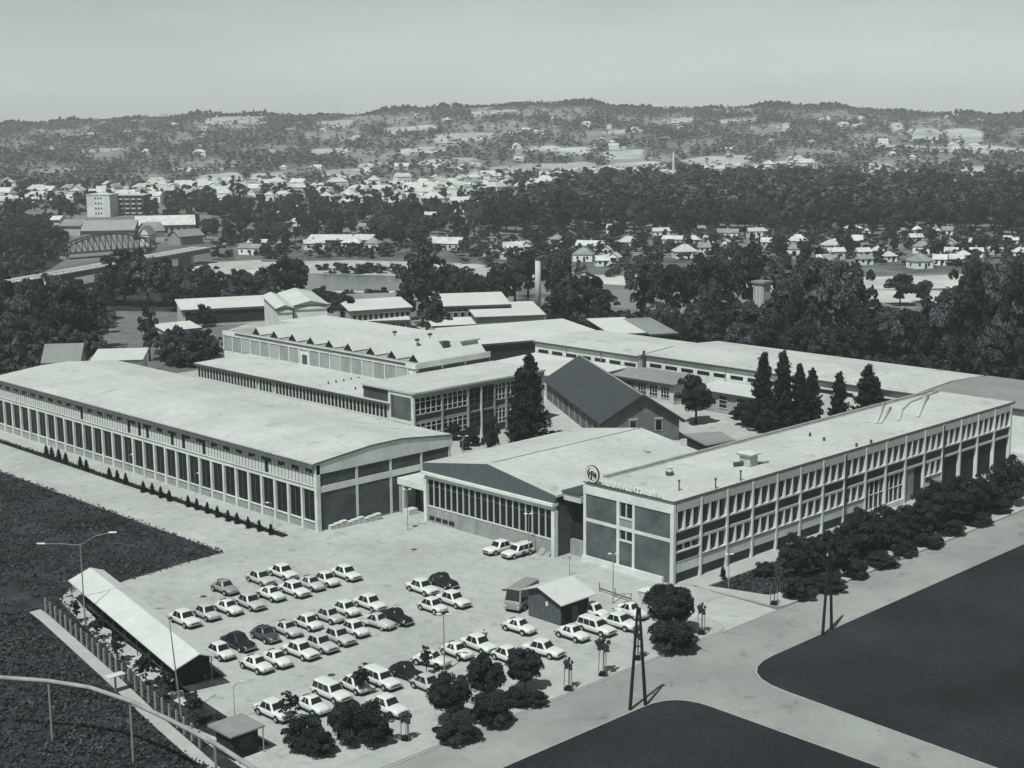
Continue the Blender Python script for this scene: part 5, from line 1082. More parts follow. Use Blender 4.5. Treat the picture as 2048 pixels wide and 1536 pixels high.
for i, (a, b_, c_, d_) in enumerate(BF): tree('broad', a, b_, c_+(i % 3)*8, d_*(.9+.12*(i % 2)), 'broad dark tree in front of the office building, '+(ordn[i] if i < 10 else ['behind the first pair', 'behind the fourth', 'behind the seventh', 'behind the ninth'][i-10]), 'dark_tree', 'tree', 'dark trees in front of the office building', True)
BB = [(1597, 1196, 1150, 84), (1655, 1180, 1142, 70), (1712, 1156, 1118, 66), (1762, 1132, 1097, 64), (1808, 1112, 1078, 60), (1855, 1092, 1058, 62), (1902, 1070, 1038, 62), (1950, 1048, 1018, 62), (2000, 1026, 996, 62)]
for i, (a, b_, c_, d_) in enumerate(BB): tree('bush', a, b_, c_+(i % 2)*7, d_*(.8+.25*(i % 2)), 'low dark bush at the kerb before the office, '+ordn[i], 'bush', 'bush', 'bushes at the kerb before the office', True)
tree('bush', 1528, 1152, 1124, 40, 'small grey bush on the office path', 'bush', 'bush', hi=True); tree('cone', 1446, 1160, 1132, 12, 'tiny upright shrub beside the office wall corner', 'shrub', 'shrub', hi=True)
CO = [(93, 913), (104, 917), (118, 921), (132, 928), (161, 936), (173, 942), (219, 958), (235, 963), (252, 969), (287, 985), (305, 989), (322, 996), (339, 1003), (376.5, 1014), (394, 1020), (415, 1027), (435, 1035), (456, 1043), (474.5, 1048), (496.5, 1057), (519, 1063), (542, 1070)]
for i, (a, b_) in enumerate(CO): tree('conifer', a, b_, b_-24, 13, 'small cone shaped shrub in front of the long hall, '+(ordn[i] if i < 12 else ['%s from the right' % s_ for s_ in ('tenth', 'ninth', 'eighth', 'seventh', 'sixth', 'fifth', 'fourth', 'third', 'second')][i-12] if i < 21 else 'rightmost'), 'cone_shrub', 'shrub', 'row of cone shrubs before the long hall', True)
# hedge as one mass
def mass(name, pts3, leaf, m, label, kind='stuff'):
    N = len(pts3); n = unit(N); n[:, 2] = np.abs(n[:, 2])+.3; n /= np.linalg.norm(n, axis=1)[:, None]; v, f = quads(pts3, n, np.full(N, leaf)); o = link(name, npmesh(name, v, f, m, rng.uniform(.6, 1.4, N))); tag(o, label, kind=kind); return o
N = 7000; mass('low_hedge', np.stack([rng.uniform(119.3, 120.45, N), rng.uniform(169.6, 300, N), np.abs(rng.normal(0, .17, N))], 1), .11, M_leaf, 'low dark hedge in front of the long hall')
def inpoly(x, y, poly):
    c = np.zeros(len(x), bool); j = len(poly)-1
    for i in range(len(poly)):
        a, b_ = poly[i], poly[j]; c ^= ((a[1] > y) != (b_[1] > y)) & (x < (b_[0]-a[0])*(y-a[1])/(b_[1]-a[1]+1e-12)+a[0]); j = i
    return c
def scatter(poly, N): 
    xs = [p[0] for p in poly]; ys = [p[1] for p in poly]; x = rng.uniform(min(xs), max(xs), N*4); y = rng.uniform(min(ys), max(ys), N*4); k = inpoly(x, y, poly); return x[k][:N], y[k][:N]
for poly, N, h, lb, lf in [([(73.2, 124), (74.0, 120), (82.0, 160), (84.0, 167.6), (82.5, 167.0)], 1200, .2, 'weeds in the strip behind the shelter', .12), ([(91.0, 167.0), (109.5, 169.0), (109.5, 260), (60, 260), (60, 172)], 17000, .25, 'rough grass tufts left of the factory road', .15), ([(50, 90), (71, 90), (73.2, 124), (82.5, 166), (60, 168)], 14000, .3, 'rough grass outside the fence', .15), ([(146.8, 104), (240, 104), (240, 111.4), (144.2, 111.4)], 9000, .25, 'ground cover in the office garden', .13)]:
    x, y = scatter(poly, N); kp = np.abs(x-np.interp(y, [105, 119, 161.7, 170], [70.5, 71.3, 78.6, 80]))>1.2; x, y = x[kp], y[kp]; mass('ground_cover', np.stack([x, y, rng.uniform(.02, h, len(x))], 1), lf, mat('rough_grass_leaves', .020, .4, .2, g2=.065, attr='tone'), lb)
# courtyard and rear yard trees ----------------------------------------------
tree('conifer', 1060, 893, 706, 82, 'big dark many topped conifer before the two storey block', 'conifer', 'tree', hi=True)
tree('conifer', 1040, 893, 734, 60, 'second top of the big dark conifer clump before the two storey block', 'conifer', 'tree', hi=True)
tree('broad', 1392, 848, 744, 80, 'leafy dark tree between the barred windows and the two window wall', 'dark_tree', 'tree', hi=True)
for i, a in enumerate([(1524, 864, 704, 66), (1563, 872, 701, 66), (1596, 868, 726, 56), (1622, 856, 735, 52), (1675, 878, 743, 56), (1732, 868, 728, 74), (1749, 862, 752, 44)]): tree('conifer', *a, ['tall dark conifer, left end of the courtyard group', 'tallest dark conifer, second in the courtyard group', 'dark conifer, third in the courtyard group', 'dark conifer, right end of the dense courtyard group', 'slim conifer standing alone right of the group', 'conifer with feathery top furthest right', 'small conifer just behind the furthest right one'][i], 'conifer', 'tree', 'conifers behind the office roof', True)
for i, a in enumerate([(1500, 852, 800, 60), (1545, 868, 810, 60), (1480, 838, 812, 40), (868, 872, 830, 30), (905, 880, 842, 34), (945, 892, 850, 30), (982, 902, 832, 34), (1110, 892, 860, 50), (930, 900, 875, 20)]): tree('bush', *a, ['dark shrub left of the courtyard conifers', 'dark shrub under the courtyard conifers', 'low shrub below the two dark windows', 'shrub before the lower windows of the block, leftmost', 'shrub before the lower windows of the block, second', 'shrub before the lower windows of the block, third', 'shrub by the white courtyard wall', 'shrub at the foot of the big conifer', 'dark pointed shrub between two white roofs'][i], 'shrub', 'shrub', 'shrubs in the courtyard', True)
def trees(lst, kind, where, group, name='leafy_tree'):
    lst = sorted(lst, key=lambda q: q[0])
    for i, a in enumerate(lst):
        k = a[4] if len(a) > 4 else kind; w_ = {'broad': 'broad leafy tree', 'tall': 'tall leafy tree', 'poplar': 'slim poplar', 'bush': 'low bushy tree'}[k]
        tree(k, *a[:4], '%s %s, %s' % (w_, where, ordinal(i+1)+' from the left'), name, 'tree', group)
trees([(845, 655, 497, 90, 'tall'), (872, 684, 590, 62, 'tall'), (815, 640, 560, 40, 'bush'), (690, 664, 586, 60), (407, 655, 606, 44), (600, 640, 610, 10, 'bush'), (262, 726, 694, 20, 'poplar'), (300, 722, 612, 42, 'tall')], 'broad', 'among the rear sheds', 'trees among the rear sheds')
trees([(330, 724, 664, 50), (352, 716, 650, 52), (380, 722, 660, 56), (408, 716, 655, 56), (428, 724, 672, 46), (340, 732, 690, 44, 'bush'), (370, 734, 696, 50, 'bush'), (398, 736, 698, 50, 'bush')], 'broad', 'left of the tall hall', 'trees left of the tall hall')
LB = [(20, 660, 545, 90), (60, 680, 555, 80), (100, 700, 570, 80), (140, 706, 562, 84), (178, 700, 572, 74), (120, 660, 555, 70), (165, 655, 560, 70), (205, 640, 575, 50), (90, 730, 640, 60), (150, 735, 650, 70), (30, 720, 620, 80), (190, 730, 660, 50), (215, 612, 540, 60), (60, 620, 560, 60), (115, 610, 575, 50)]
trees(LB, 'broad', 'at the left edge', 'dark trees at the left edge')
B1 = [(250, 612, 500, 90), (298, 614, 508, 84), (345, 612, 528, 76), (390, 612, 540, 70), (430, 612, 545, 64), (465, 608, 545, 60), (500, 606, 545, 64), (538, 604, 528, 70), (575, 600, 510, 86), (270, 580, 495, 80), (320, 575, 510, 70), (370, 580, 530, 60), (600, 590, 528, 50), (415, 585, 530, 60), (480, 580, 535, 50), (545, 622, 560, 50), (350, 622, 570, 60), (470, 622, 570, 60), (510, 622, 572, 60), (410, 622, 568, 60)]
trees(B1, 'broad', 'below the road bridge', 'tree belt along the near river bank')
B2 = [(885, 612, 520, 66), (918, 618, 528, 62), (950, 620, 545, 56), (1000, 612, 530, 64), (1030, 606, 512, 60), (975, 600, 545, 44), (1056, 596, 500, 66), (1112, 606, 500, 80), (1138, 650, 548, 74), (1116, 655, 575, 50), (1176, 630, 546, 84), (1205, 640, 580, 56), (1050, 560, 505, 44), (930, 590, 540, 50), (1150, 650, 590, 50, 'bush'), (1185, 648, 610, 60, 'bush')]
trees(B2, 'broad', 'behind the chimney', 'trees round the chimney')
B3 = [(1290, 640, 503, 90), (1335, 644, 518, 84), (1375, 640, 525, 76), (1418, 640, 500, 88), (1458, 632, 488, 90), (1500, 628, 478, 84), (1392, 690, 600, 70), (1450, 690, 590, 84), (1500, 700, 600, 84), (1548, 700, 590, 90), (1596, 706, 520, 104), (1650, 708, 506, 112), (1702, 708, 528, 94), (1556, 640, 508, 84), (1620, 640, 495, 84), (1368, 700, 628, 48), (1740, 716, 600, 84), (1792, 722, 610, 76), (1845, 728, 600, 84), (1900, 734, 565, 90), (1952, 742, 530, 96), (2000, 746, 516, 96), (2040, 750, 505, 90), (1800, 612, 543, 62), (1842, 606, 560, 54), (1885, 650, 580, 74), (1940, 650, 508, 84), (2090, 750, 520, 96), (2150, 754, 530, 90), (2210, 758, 520, 96), (2120, 690, 540, 80), (1475, 730, 640, 60), (1530, 735, 640, 66), (1590, 742, 640, 76), (1640, 746, 645, 76), (1690, 748, 640, 76), (1420, 660, 560, 60), (1320, 660, 600, 50), (1345, 670, 615, 40), (1740, 650, 620, 60, 'bush'), (1920, 770, 660, 70), (1980, 775, 650, 80)]
trees(B3, 'broad', 'behind the long halls', 'dark trees behind the long halls')
# village and town trees
def rtrees(poly, n, hmin, hmax, where, group):
    x, y = scatter(poly, n); kp = ~((x > 160) & (x < 290) & (y > 420)); x, y = x[kp], y[kp]
    o_ = np.argsort(x)
    for i, (a, b_) in enumerate(zip(x[o_], y[o_])):
        k = random.choice(['broad', 'broad', 'broad', 'tall', 'bush']); h = random.uniform(hmin, hmax); p = P(a, b_)
        tree(k, 0, 0, 0, 0, 'dark leafy tree %s, %s from the left' % (where, ordinal(i+1)), 'leafy_tree', 'tree', group, pos=p, H=h*(.6 if k == 'bush' else 1), Wd=h*random.uniform(.7, 1.0)*(.6 if k == 'tall' else 1))
rtrees([(1230, 468), (2040, 465), (2040, 520), (1500, 520), (1230, 512)], 44, 6, 9.5, 'in the right village', 'garden trees of the right village')
rtrees([(600, 440), (950, 440), (950, 490), (600, 480)], 34, 7, 13, 'left of the forest', 'trees left of the forest')
rtrees([(80, 400), (600, 415), (620, 468), (440, 474), (330, 455), (80, 440)], 50, 7, 12, 'in the left town', 'trees among the left town houses')
rtrees([(410, 470), (620, 470), (600, 520), (430, 500)], 10, 5, 8, 'near the bridge end', 'trees near the end of the road bridge')
rtrees([(-60, 432), (150, 432), (110, 470), (90, 520), (-60, 560)], 38, 8, 13, 'at the far left edge', 'trees at the far left edge')
rtrees([(320, 478), (440, 462), (640, 455), (640, 490), (470, 492)], 22, 6, 10, 'beyond the bridge', 'trees beyond the bridge')
rtrees([(950, 468), (1230, 468), (1230, 515), (1000, 520)], 22, 5, 9, 'in the left village', 'garden trees of the left village')
trees([(800, 494, 452, 50), (765, 490, 440, 60)], 'broad', 'above the near river bank', 'trees above the river bank')
for a in [(835, 500, 445, 60), (465, 400, 350, 12, 'poplar'), (478, 400, 352, 12, 'poplar'), (775, 408, 372, 26, 'tall'), (755, 410, 380, 22, 'tall'), (1870, 385, 340, 16, 'poplar')]:
    k = a[4] if len(a) > 4 else 'broad'; tree(k, *a[:4], {'poplar': 'slim dark poplar rising from the town', 'tall': 'tall dark tree in mid town, '+('right' if a[0] == 775 else 'left')+' of two', 'broad': 'broad dark tree left of the long village house'}[k]+(' far right' if a[0] == 1870 else ' left one of two' if a[0] == 465 else ' right one of two' if a[0] == 478 else ''), 'leafy_tree', 'tree', 'single trees standing out in the distance')
# forest front row
fx = np.arange(948, 2060, 21.); 
for i, x in enumerate(fx):
    b_ = 468+rng.uniform(-6, 6)-(10 if x > 1500 else 0)*0; tree('tall' if i % 3 else 'broad', x+rng.uniform(-6, 6), b_, b_-rng.uniform(58, 80), rng.uniform(34, 46), 'tall dark tree at the forest front edge, %s from the left' % ordinal(i+1), 'forest_tree', 'tree', 'front row of the forest')
def batch(name, pts, hs, ws, kind, per, ncl, leaf, m, label, soft=False, tv=(.75, 1.3)):
    V, F, Tn = [], [], []; off = 0
    for p, h, w in zip(pts, hs, ws):
        c, n, t = crown_pts(kind, ncl, per, leaf, soft); v, f = quads(c, n, np.full(len(c), leaf)); a = rng.uniform(0, 6.28); ca, sa = math.cos(a), math.sin(a)
        s = w/2/RX[kind]; v = np.stack([(v[:, 0]*ca-v[:, 1]*sa)*s+p[0], (v[:, 0]*sa+v[:, 1]*ca)*s+p[1], v[:, 2]*h+p[2]], 1); V.append(v); F.append(f+off); off += len(v); Tn.append(t*rng.uniform(*tv))
    o = link(name, npmesh(name, np.concatenate(V), np.concatenate(F), m, np.concatenate(Tn))); tag(o, label, kind='stuff'); return o
pts = []
for yb in np.arange(380, 463, 6.2):
    x0 = 1130 if yb < 400 else 1130-(yb-400)*3.6
    st = 17+ (yb-380)*.12
    for x in np.arange(max(950, x0), 2420, st):
        if yb < 392 and 1640 < x: continue
        pts.append(P(x+rng.uniform(-6, 6), yb+rng.uniform(-3, 3)))
batch('forest', pts, rng.uniform(13, 21, len(pts)), rng.uniform(11, 17, len(pts)), 'tall', 22, 15, .052, mat('forest_leaves', .044, .3, .1, attr='tone', rough=.85, spec=.08), 'dense dark forest behind the village', False, (.55, 1.7))
# town greenery and hill woods
def hillpts(n, f):
    px = rng.uniform(-260, 2300, n*3); D = 1230+(2690-1230)*rng.uniform(0, 1, n*3)**.85
    z = hill(px, D); s = (px-CX)/FOC*D; x = RT[0]*s+FW[0]*D; y = RT[1]*s+FW[1]*D
    q_ = np.stack([x, y, z-CAMH], 1)@RM.T; py = CY-FOC*q_[:, 1]/q_[:, 2]
    fn, tn = fieldness(px, py); dens = wood(px, py)
    keep = (rng.uniform(0, 1, n*3) < np.where(fn > 0, .03, dens)); k = np.where(keep)[0][:n]
    return np.stack([x[k], y[k], z[k]], 1)
hp_ = hillpts(15000, 0); batch('hill_woods', hp_, rng.uniform(4.5, 9, len(hp_)), rng.uniform(5, 10, len(hp_)), 'bush', 6, 3, .17, mat('hill_leaves', .088, .3, .012, attr='tone', rough=.9, spec=.05), 'scattered dark woods covering the hills', True, (.75, 1.2))
px = rng.uniform(-250, 2300, 1500); D = np.full(1500, 2688.)+rng.uniform(-25, 15, 1500); s = (px-CX)/FOC*D; rp = np.stack([RT[0]*s+FW[0]*D, RT[1]*s+FW[1]*D, hill(px, D)], 1); rh = rng.uniform(4, 8, 1500)*(1+.5*(np.sin(px*.05)+np.sin(px*.017)))
batch('ridge_trees', rp, np.clip(rh, 3, 12), rng.uniform(6, 12, 1500), 'bush', 6, 3, .24, M_leaf, 'line of trees on the skyline')
tp = []
for poly, n in (([(0, 378), (700, 378), (1000, 384), (1000, 432), (0, 430)], 420), ([(1000, 352), (1640, 345), (1640, 372), (1000, 380)], 160), ([(1640, 340), (2080, 340), (2080, 368), (1640, 368)], 90), ([(420, 425), (950, 425), (940, 470), (420, 465)], 120)):
    for a, b_ in zip(*scatter(poly, n)): tp.append(T(a, b_) if b_ < 372 else P(a, b_))
tp = np.array([list(p) for p in tp]); batch('town_greenery', tp, rng.uniform(5, 10, len(tp)), rng.uniform(5, 11, len(tp)), 'bush', 8, 5, .14, M_leaf, 'garden greenery between the town houses')
x, y = scatter([(600, 596), (850, 596), (850, 604), (640, 606)], 60); rp = [P(a, b_) for a, b_ in zip(x, y)]
x, y = scatter([(900, 520), (1260, 530), (1260, 560), (900, 540)], 30); rp += [P(a, b_) for a, b_ in zip(x, y)]; x, y = scatter([(640, 540), (830, 540), (830, 548), (640, 548)], 30); rp += [P(a, b_) for a, b_ in zip(x, y)]; x, y = scatter([(1080, 630), (1400, 640), (1400, 662), (1100, 662)], 90); rp += [P(a, b_) for a, b_ in zip(x, y)]
batch('riverside_scrub', rp, rng.uniform(1.5, 4, len(rp)), rng.uniform(2, 7, len(rp)), 'bush', 8, 5, .16, M_leafm, 'low scrub along the river banks')
# ================================================================== houses
def house_meshes(l, w, h, rise, hip, small, wm_, rm_):
    b = MB(); b.box(-l/2, l/2, -w/2, w/2, 0, h)
    e = .4; z0 = h-.02; zr = h+rise; i_ = w/2 if hip else -.0
    r = MB(); A_, B_, C_, D_ = (-l/2-e, -w/2-e, z0), (l/2+e, -w/2-e, z0), (l/2+e, w/2+e, z0), (-l/2-e, w/2+e, z0); r0, r1 = (-l/2-e+(w/2 if hip else 0), 0, zr), (l/2+e-(w/2 if hip else 0), 0, zr)
    r.poly([A_, B_, r1, r0]); r.poly([C_, D_, r0, r1]); 
    if hip: r.poly([B_, C_, r1]); r.poly([D_, A_, r0])
    else:
        for x in (-l/2, l/2): b.poly([(x, -w/2, h), (x, w/2, h), (x, 0, zr-.2)] if x > 0 else [(x, w/2, h), (x, -w/2, h), (x, 0, zr-.2)])
    r.poly([D_, C_, B_, A_])
    return b, r
WR = [(M_wallf, M_rooff), (M_wallf, M_roofd), (M_wall2, M_rooff), (M_wallf, M_roof)]
def village_proto(l, w, h, rise, hip, ms):
    wm_, rm_ = ms; o = bpy.data.objects.new('house', None); C.objects.link(o); b, r = house_meshes(l, w, h, rise, hip, False, wm_, rm_)
    b.build('wall', wm_, o); rf = r.build('roof', rm_, o); c_ = MB(); c_.box(-.35, .35, .4, 1.0, h+rise*.5, h+rise+.9); c_.build('chimney', M_con, rf)
    n = max(2, int(l/3))
    for i in range(n):
        for s_ in (-1, 1): g = MB(); x = -l/2+(i+.5)*l/n; g.box(x-.45, x+.45, s_*(w/2)-.03, s_*(w/2)+.04, 1.0, 2.2); g.build('window', M_glass, o)
    for s_ in (-1, 1): g = MB(); g.box(s_*(l/2)-.03, s_*(l/2)+.04, -.5, .5, 1.0, 2.2); g.build('window', M_glass, o)
    g = MB(); g.box(.3, 1.2, -w/2-.05, -w/2+.02, 0, 2.05); g.build('door', M_dark, o)
    return o
VP = {}
CAMANG = math.atan2(RT[1], RT[0])
def vhouse(px, py, wpx, kind, label, group, name='house'):
    p = P(px, py); k = mpp(p); W_ = wpx*k; tall = kind.isupper(); kd = kind.lower()
    l = {'h': .92*W_, 'g': .9*W_, 'l': .95*W_, 'e': .75*W_}[kd]; l = round(max(5, l)); w = {'h': l*.8, 'g': l*.7, 'l': min(9, l*.5), 'e': l*.9}[kd]; w = round(max(4.5, w), 1)
    h = 5.2 if tall else (3.0 if l > 6 else 2.4); key = (l, w, kd, tall, (int(px)*7) % 4)
    rise = {'h': w*.38, 'g': w*.42, 'l': w*.35, 'e': w*.45}[kd]
    if key not in VP: VP[key] = village_proto(l, w, h, rise, kd in 'h', WR[key[4]]); o = VP[key]
    else: o = copy_tree(VP[key])
    rz = CAMANG+random.choice([-.35, -.2, .15, .3])+(math.pi/2 if kd == 'e' else 0)
    o.location = p; o.rotation_euler = (0, 0, rz); tag(o, label, 'house', group)
V1 = [(894, 499, 72, 'l'), (983, 514, 30, 'h'), (1014, 518, 34, 'e'), (1024, 508, 40, 'g'), (1048, 503, 36, 'e'), (1073, 497, 40, 'h'), (1115, 488, 26, 'h'), (1117, 513, 28, 'h'), (1143, 482, 22, 'e'), (1167, 522, 40, 'h'), (1182, 504, 58, 'l'), (1204, 532, 16, 'g'), (1213, 512, 22, 'e'), (1229, 526, 22, 'e'), (1229, 468, 32, 'g'), (1257, 496, 38, 'h')]
V2 = [(1321, 474, 34, 'l'), (1346, 491, 42, 'l'), (1369, 516, 46, 'h'), (1374, 471, 22, 'l'), (1386, 489, 28, 'h'), (1407, 505, 28, 'g'), (1411, 469, 30, 'l'), (1420, 485, 24, 'g'), (1452, 498, 20, 'e'), (1455, 477, 42, 'l'), (1513, 474, 40, 'l'), (1534, 494, 24, 'g'), (1587, 511, 46, 'l'), (1594, 494, 44, 'h')]
V3 = [(1644, 530, 12, 'g'), (1659, 531, 11, 'g'), (1661, 503, 36, 'h'), (1670, 517, 38, 'l'), (1694, 493, 62, 'l'), (1706, 468, 30, 'h'), (1724, 514, 32, 'l'), (1727, 529, 32, 'l'), (1735, 470, 26, 'e'), (1754, 512, 26, 'h'), (1777, 523, 24, 'h'), (1795, 473, 26, 'g'), (1830, 484, 26, 'l'), (1834, 469, 22, 'h'), (1839, 536, 44, 'h'), (1843, 506, 34, 'h'), (1855, 470, 24, 'h'), (1873, 470, 20, 'e'), (1880, 530, 24, 'g'), (1895, 470, 18, 'g'), (1902, 498, 30, 'e'), (1902, 515, 24, 'g'), (1912, 529, 14, 'g'), (1926, 521, 26, 'h'), (1952, 514, 28, 'l'), (1953, 496, 30, 'g'), (1990, 508, 30, 'h'), (2022, 490, 30, 'g'), (2040, 515, 30, 'h')]
V4 = [(497, 444, 34, 'l'), (503, 509, 48, 'l'), (518, 498, 40, 'l'), (546, 440, 32, 'g'), (562, 501, 20, 'h'), (585, 428, 30, 'g'), (597, 452, 16, 'g'), (628, 499, 40, 'l'), (634, 449, 28, 'h'), (675, 421, 24, 'g'), (700, 412, 34, 'l'), (706, 498, 44, 'h'), (735, 464, 36, 'l'), (736, 415, 32, 'E'), (747, 499, 32, 'h'), (771, 458, 20, 'g'), (852, 441, 40, 'l'), (866, 412, 46, 'H'), (892, 441, 22, 'g'), (922, 438, 42, 'l')]
ordw = ['first', 'second', 'third', 'fourth', 'fifth', 'sixth', 'seventh', 'eighth', 'ninth', 'tenth', 'eleventh', 'twelfth']
KH = {'h': 'hipped roof', 'g': 'gabled roof', 'l': 'long low roof', 'e': 'front gable'}
for lst, where, grp in ((V1, 'in the left village part', 'houses in the left part of the village'), (V2, 'in the middle village part', 'houses in the middle of the village'), (V3, 'in the right village part', 'houses in the right part of the village'), (V4, 'left of the forest', 'houses left of the forest')):
    lst = sorted(lst); cnt = {}
    for (a, b_, w, k) in lst:
        kk = k.lower(); cnt[kk] = cnt.get(kk, 0)+1; i = cnt[kk]-1
        vhouse(a, b_, w, k, 'house with %s, %s of its kind %s' % (KH[kk], ordw[i], where), grp)
shed((612, 480), (740, 480), 4, 12, 1.6, 'long white shed near the river left of the forest', M_con, name='long_shed', zw=4)
shed((905, 405), (985, 402), 5, 10, 3.2, 'long white house with wide roof at the left end of the forest', M_white, roof=M_roof2, gable=True, win=5, name='long_house', cat='house')
# factories and station buildings at the left
shed((119, 452), (160, 452), 5, 16, 3, 'grey roofed building left of the old factory roofs', M_cream, M_roofg, gable=True, name='old_building', cat='building')
shed((162, 462), (268, 460), 5, 34, 4, 'broad grey factory roof below the apartment block', M_con, mat('mid_grey_sheet_roof', .27, .12, .3), gable=True, name='old_factory', cat='building')
shed((272, 452), (390, 449), 6, 14, 4.5, 'long pale roofed building behind the truss bridge', M_con, M_rooff, gable=True, name='old_factory', cat='building', win=9)
shed((296, 463), (330, 461), 5, 12, 4, 'dark roofed cross wing beside the white gable', M_white, M_roofd, gable=True, name='old_building', cat='building')
shed((276, 470), (298, 470), 5, 10, 4, 'building with a white gable facing the river', M_white, M_roofd, gable='x', name='old_building', cat='building')
shed((360, 474), (408, 470), 4, 10, 3, 'low grey roofed shed near the bridge end', M_con, M_roofg, gable=True, name='old_building', cat='building')
shed((100, 440), (118, 440), 5, 10, 2, 'pale low house at the left edge of the town', M_white, gable=True, name='old_building', cat='building') 
# apartment block
p0 = P(175, 434); p1 = P(221, 434); Lx = (p1-p0).length; ab = B('apartment_block', p0, 'white four storey apartment block with a dark long side in the left distance', 'apartment block', rz=math.atan2(p1.y-p0.y, p1.x-p0.x)+.0)
Hh = 13.0; ab.box('wall', M_white, 0, Lx, 0, 14, 0, Hh); ab.box('roof', M_roof2, -.3, Lx+.3, -.3, 14.3, Hh, Hh+.5)
wing = B('apartment_wing', P(223, 431), 'dark fronted wing with pale roof beside the white apartment block', 'apartment block', rz=math.atan2(p1.y-p0.y, p1.x-p0.x)+.12)
wing.box('wall', M_brick, 0, 20, 0, 12, 0, 12); wing.box('roof', M_roof2, -.5, 21, -.5, 12.5, 12, 12.6)
for r_ in range(4):
    for c_ in range(3): ab.box('window', M_glass, Lx*.36+c_*1.7, Lx*.36+c_*1.7+.8, -.08, 0, 1.6+r_*3, 2.7+r_*3)
    for c_ in range(5): wing.box('balcony', M_cream, 1.2+c_*3.8, 3.6+c_*3.8, -.9, 0, 1.0+r_*2.8, 1.9+r_*2.8); wing.box('window', M_glass, 1.4+c_*3.8, 3.2+c_*3.8, -.07, 0, 1.95+r_*2.8, 3.0+r_*2.8)
# town and hill houses: small, one mesh each
SMALL = []; FOOT = []
for i in range(10):
    l = random.uniform(9, 15); w = l*random.uniform(.6, .85); b, r = house_meshes(l, w, random.choice([3.2, 3.2, 5.8]), w*.35, i % 2 == 0, True, None, None)
    wm_, rm_ = [(M_wallf, M_rooff), (M_wallf, M_roof), (M_wallf, M_rooff), (M_wallf, M_roofd), (M_wall2, M_rooff)][i % 5]
    n = len(b.v); b.f += [tuple(v+n for v in f) for f in r.f]; b.v += r.v; b.m += [1]*len(r.f)
    for s_ in (-1, 1):
        for q_ in (-.28, .05, .3): m0 = len(b.f); b.box(l*q_-.6, l*q_+.6, s_*w/2-.05, s_*w/2+.05, 1, 2.3, 2)
    SMALL.append(b.mesh('town_house', [wm_, rm_, M_glass]))
def small(px, py, label, group, sc=1):
    p = P(px, py) if py >= 373 else T(px, py); o = link('town_house', random.choice(SMALL)); o.location = p; o.rotation_euler = (0, 0, CAMANG+random.uniform(-1, 1)*.6+random.choice([0, math.pi/2])); o.scale = (sc, sc, sc); tag(o, label, 'house', group)
for x, y in zip(*scatter([(-20, 377), (380, 374), (1000, 376), (1000, 398), (700, 410), (480, 400), (-20, 416)], 222)): small(x, y, 'small pale house in the far town strip', 'houses in the far town strip', random.uniform(.75, 1.15))
for x, y in zip(*scatter([(700, 372), (1000, 352), (1380, 345), (1560, 328), (1640, 345), (1560, 362), (1380, 376), (1100, 378), (860, 398)], 120)): FOOT.append((x, y))
for x, y in [(120, 300), (145, 280), (200, 275), (305, 310), (412, 300), (420, 275), (425, 262), (410, 315), (365, 253), (590, 265), (575, 340), (450, 340), (475, 336), (680, 258), (655, 264), (640, 340), (745, 345), (810, 340), (875, 340), (930, 340), (955, 335), (740, 345), (1040, 265), (1058, 266), (1075, 268), (1090, 268), (1030, 272), (1037, 300), (1040, 322), (1175, 256), (1220, 258), (1205, 282), (1225, 290), (1190, 296), (1245, 302), (1228, 300), (1268, 264), (1452, 305), (1640, 243), (1650, 240), (1680, 258), (1705, 258), (1718, 256), (1700, 262), (1620, 288), (1540, 288), (1455, 310), (1770, 300), (1780, 313), (1820, 318), (1925, 325), (1500, 322), (1580, 322), (1715, 242), (1760, 290), (1860, 285), (1900, 300), (1940, 300), (1885, 236), (1950, 245), (540, 250), (610, 250), (840, 232), (900, 245), (1110, 240), (1360, 262), (1350, 250), (760, 260), (720, 285), (1330, 282)]: small(x, y, 'small white house alone on the wooded hillside', 'houses on the hillside', random.uniform(.7, 1.1))
V_, F_, MI_ = [], [], []
for x, y in FOOT:
    me = random.choice(SMALL); p = P(x, y) if y >= 373 else T(x, y); rz = CAMANG+random.uniform(-.6, .6)+random.choice([0, math.pi/2]); sc = random.uniform(.8, 1.25); ca, sa = math.cos(rz)*sc, math.sin(rz)*sc; n0 = len(V_)
    off = [0, 1, 0, 2, 3][SMALL.index(me) % 5]
    V_ += [(v.co.x*ca-v.co.y*sa+p.x, v.co.x*sa+v.co.y*ca+p.y, v.co.z*sc+p.z) for v in me.vertices]
    for q_ in me.polygons: F_.append(tuple(n0+i for i in q_.vertices)); MI_.append([4 if SMALL.index(me) % 5 == 4 else 0, [1, 2, 1, 3, 1][SMALL.index(me) % 5], 5][q_.material_index])
b = MB(); b.v, b.f, b.m = V_, F_, MI_; tag(b.build('distant_houses', [M_wallf, M_rooff, M_roof, M_roofd, M_wall2, M_glass]), 'many small pale houses at the foot of the hills', kind='stuff')
x, y = scatter([(940, 462), (2060, 462), (2060, 535), (1500, 528), (940, 520)], 420); gp = [P(a, b_) for a, b_ in zip(x, y)]
x, y = scatter([(430, 470), (940, 455), (940, 515), (430, 520)], 200); gp += [P(a, b_) for a, b_ in zip(x, y)]
x, y = scatter([(-150, 440), (105, 440), (135, 470), (120, 520), (60, 565), (-150, 570)], 260); lw = [P(a, b_) for a, b_ in zip(x, y)]
x, y = scatter([(-120, 590), (110, 585), (225, 600), (235, 640), (180, 700), (160, 750), (-120, 750)], 120); lw += [P(a, b_) for a, b_ in zip(x, y)]
batch('left_thicket', lw, rng.uniform(3, 8, len(lw)), rng.uniform(5, 10, len(lw)), 'bush', 12, 9, .10, M_leafm, 'dark thicket between the trees at the left edge')
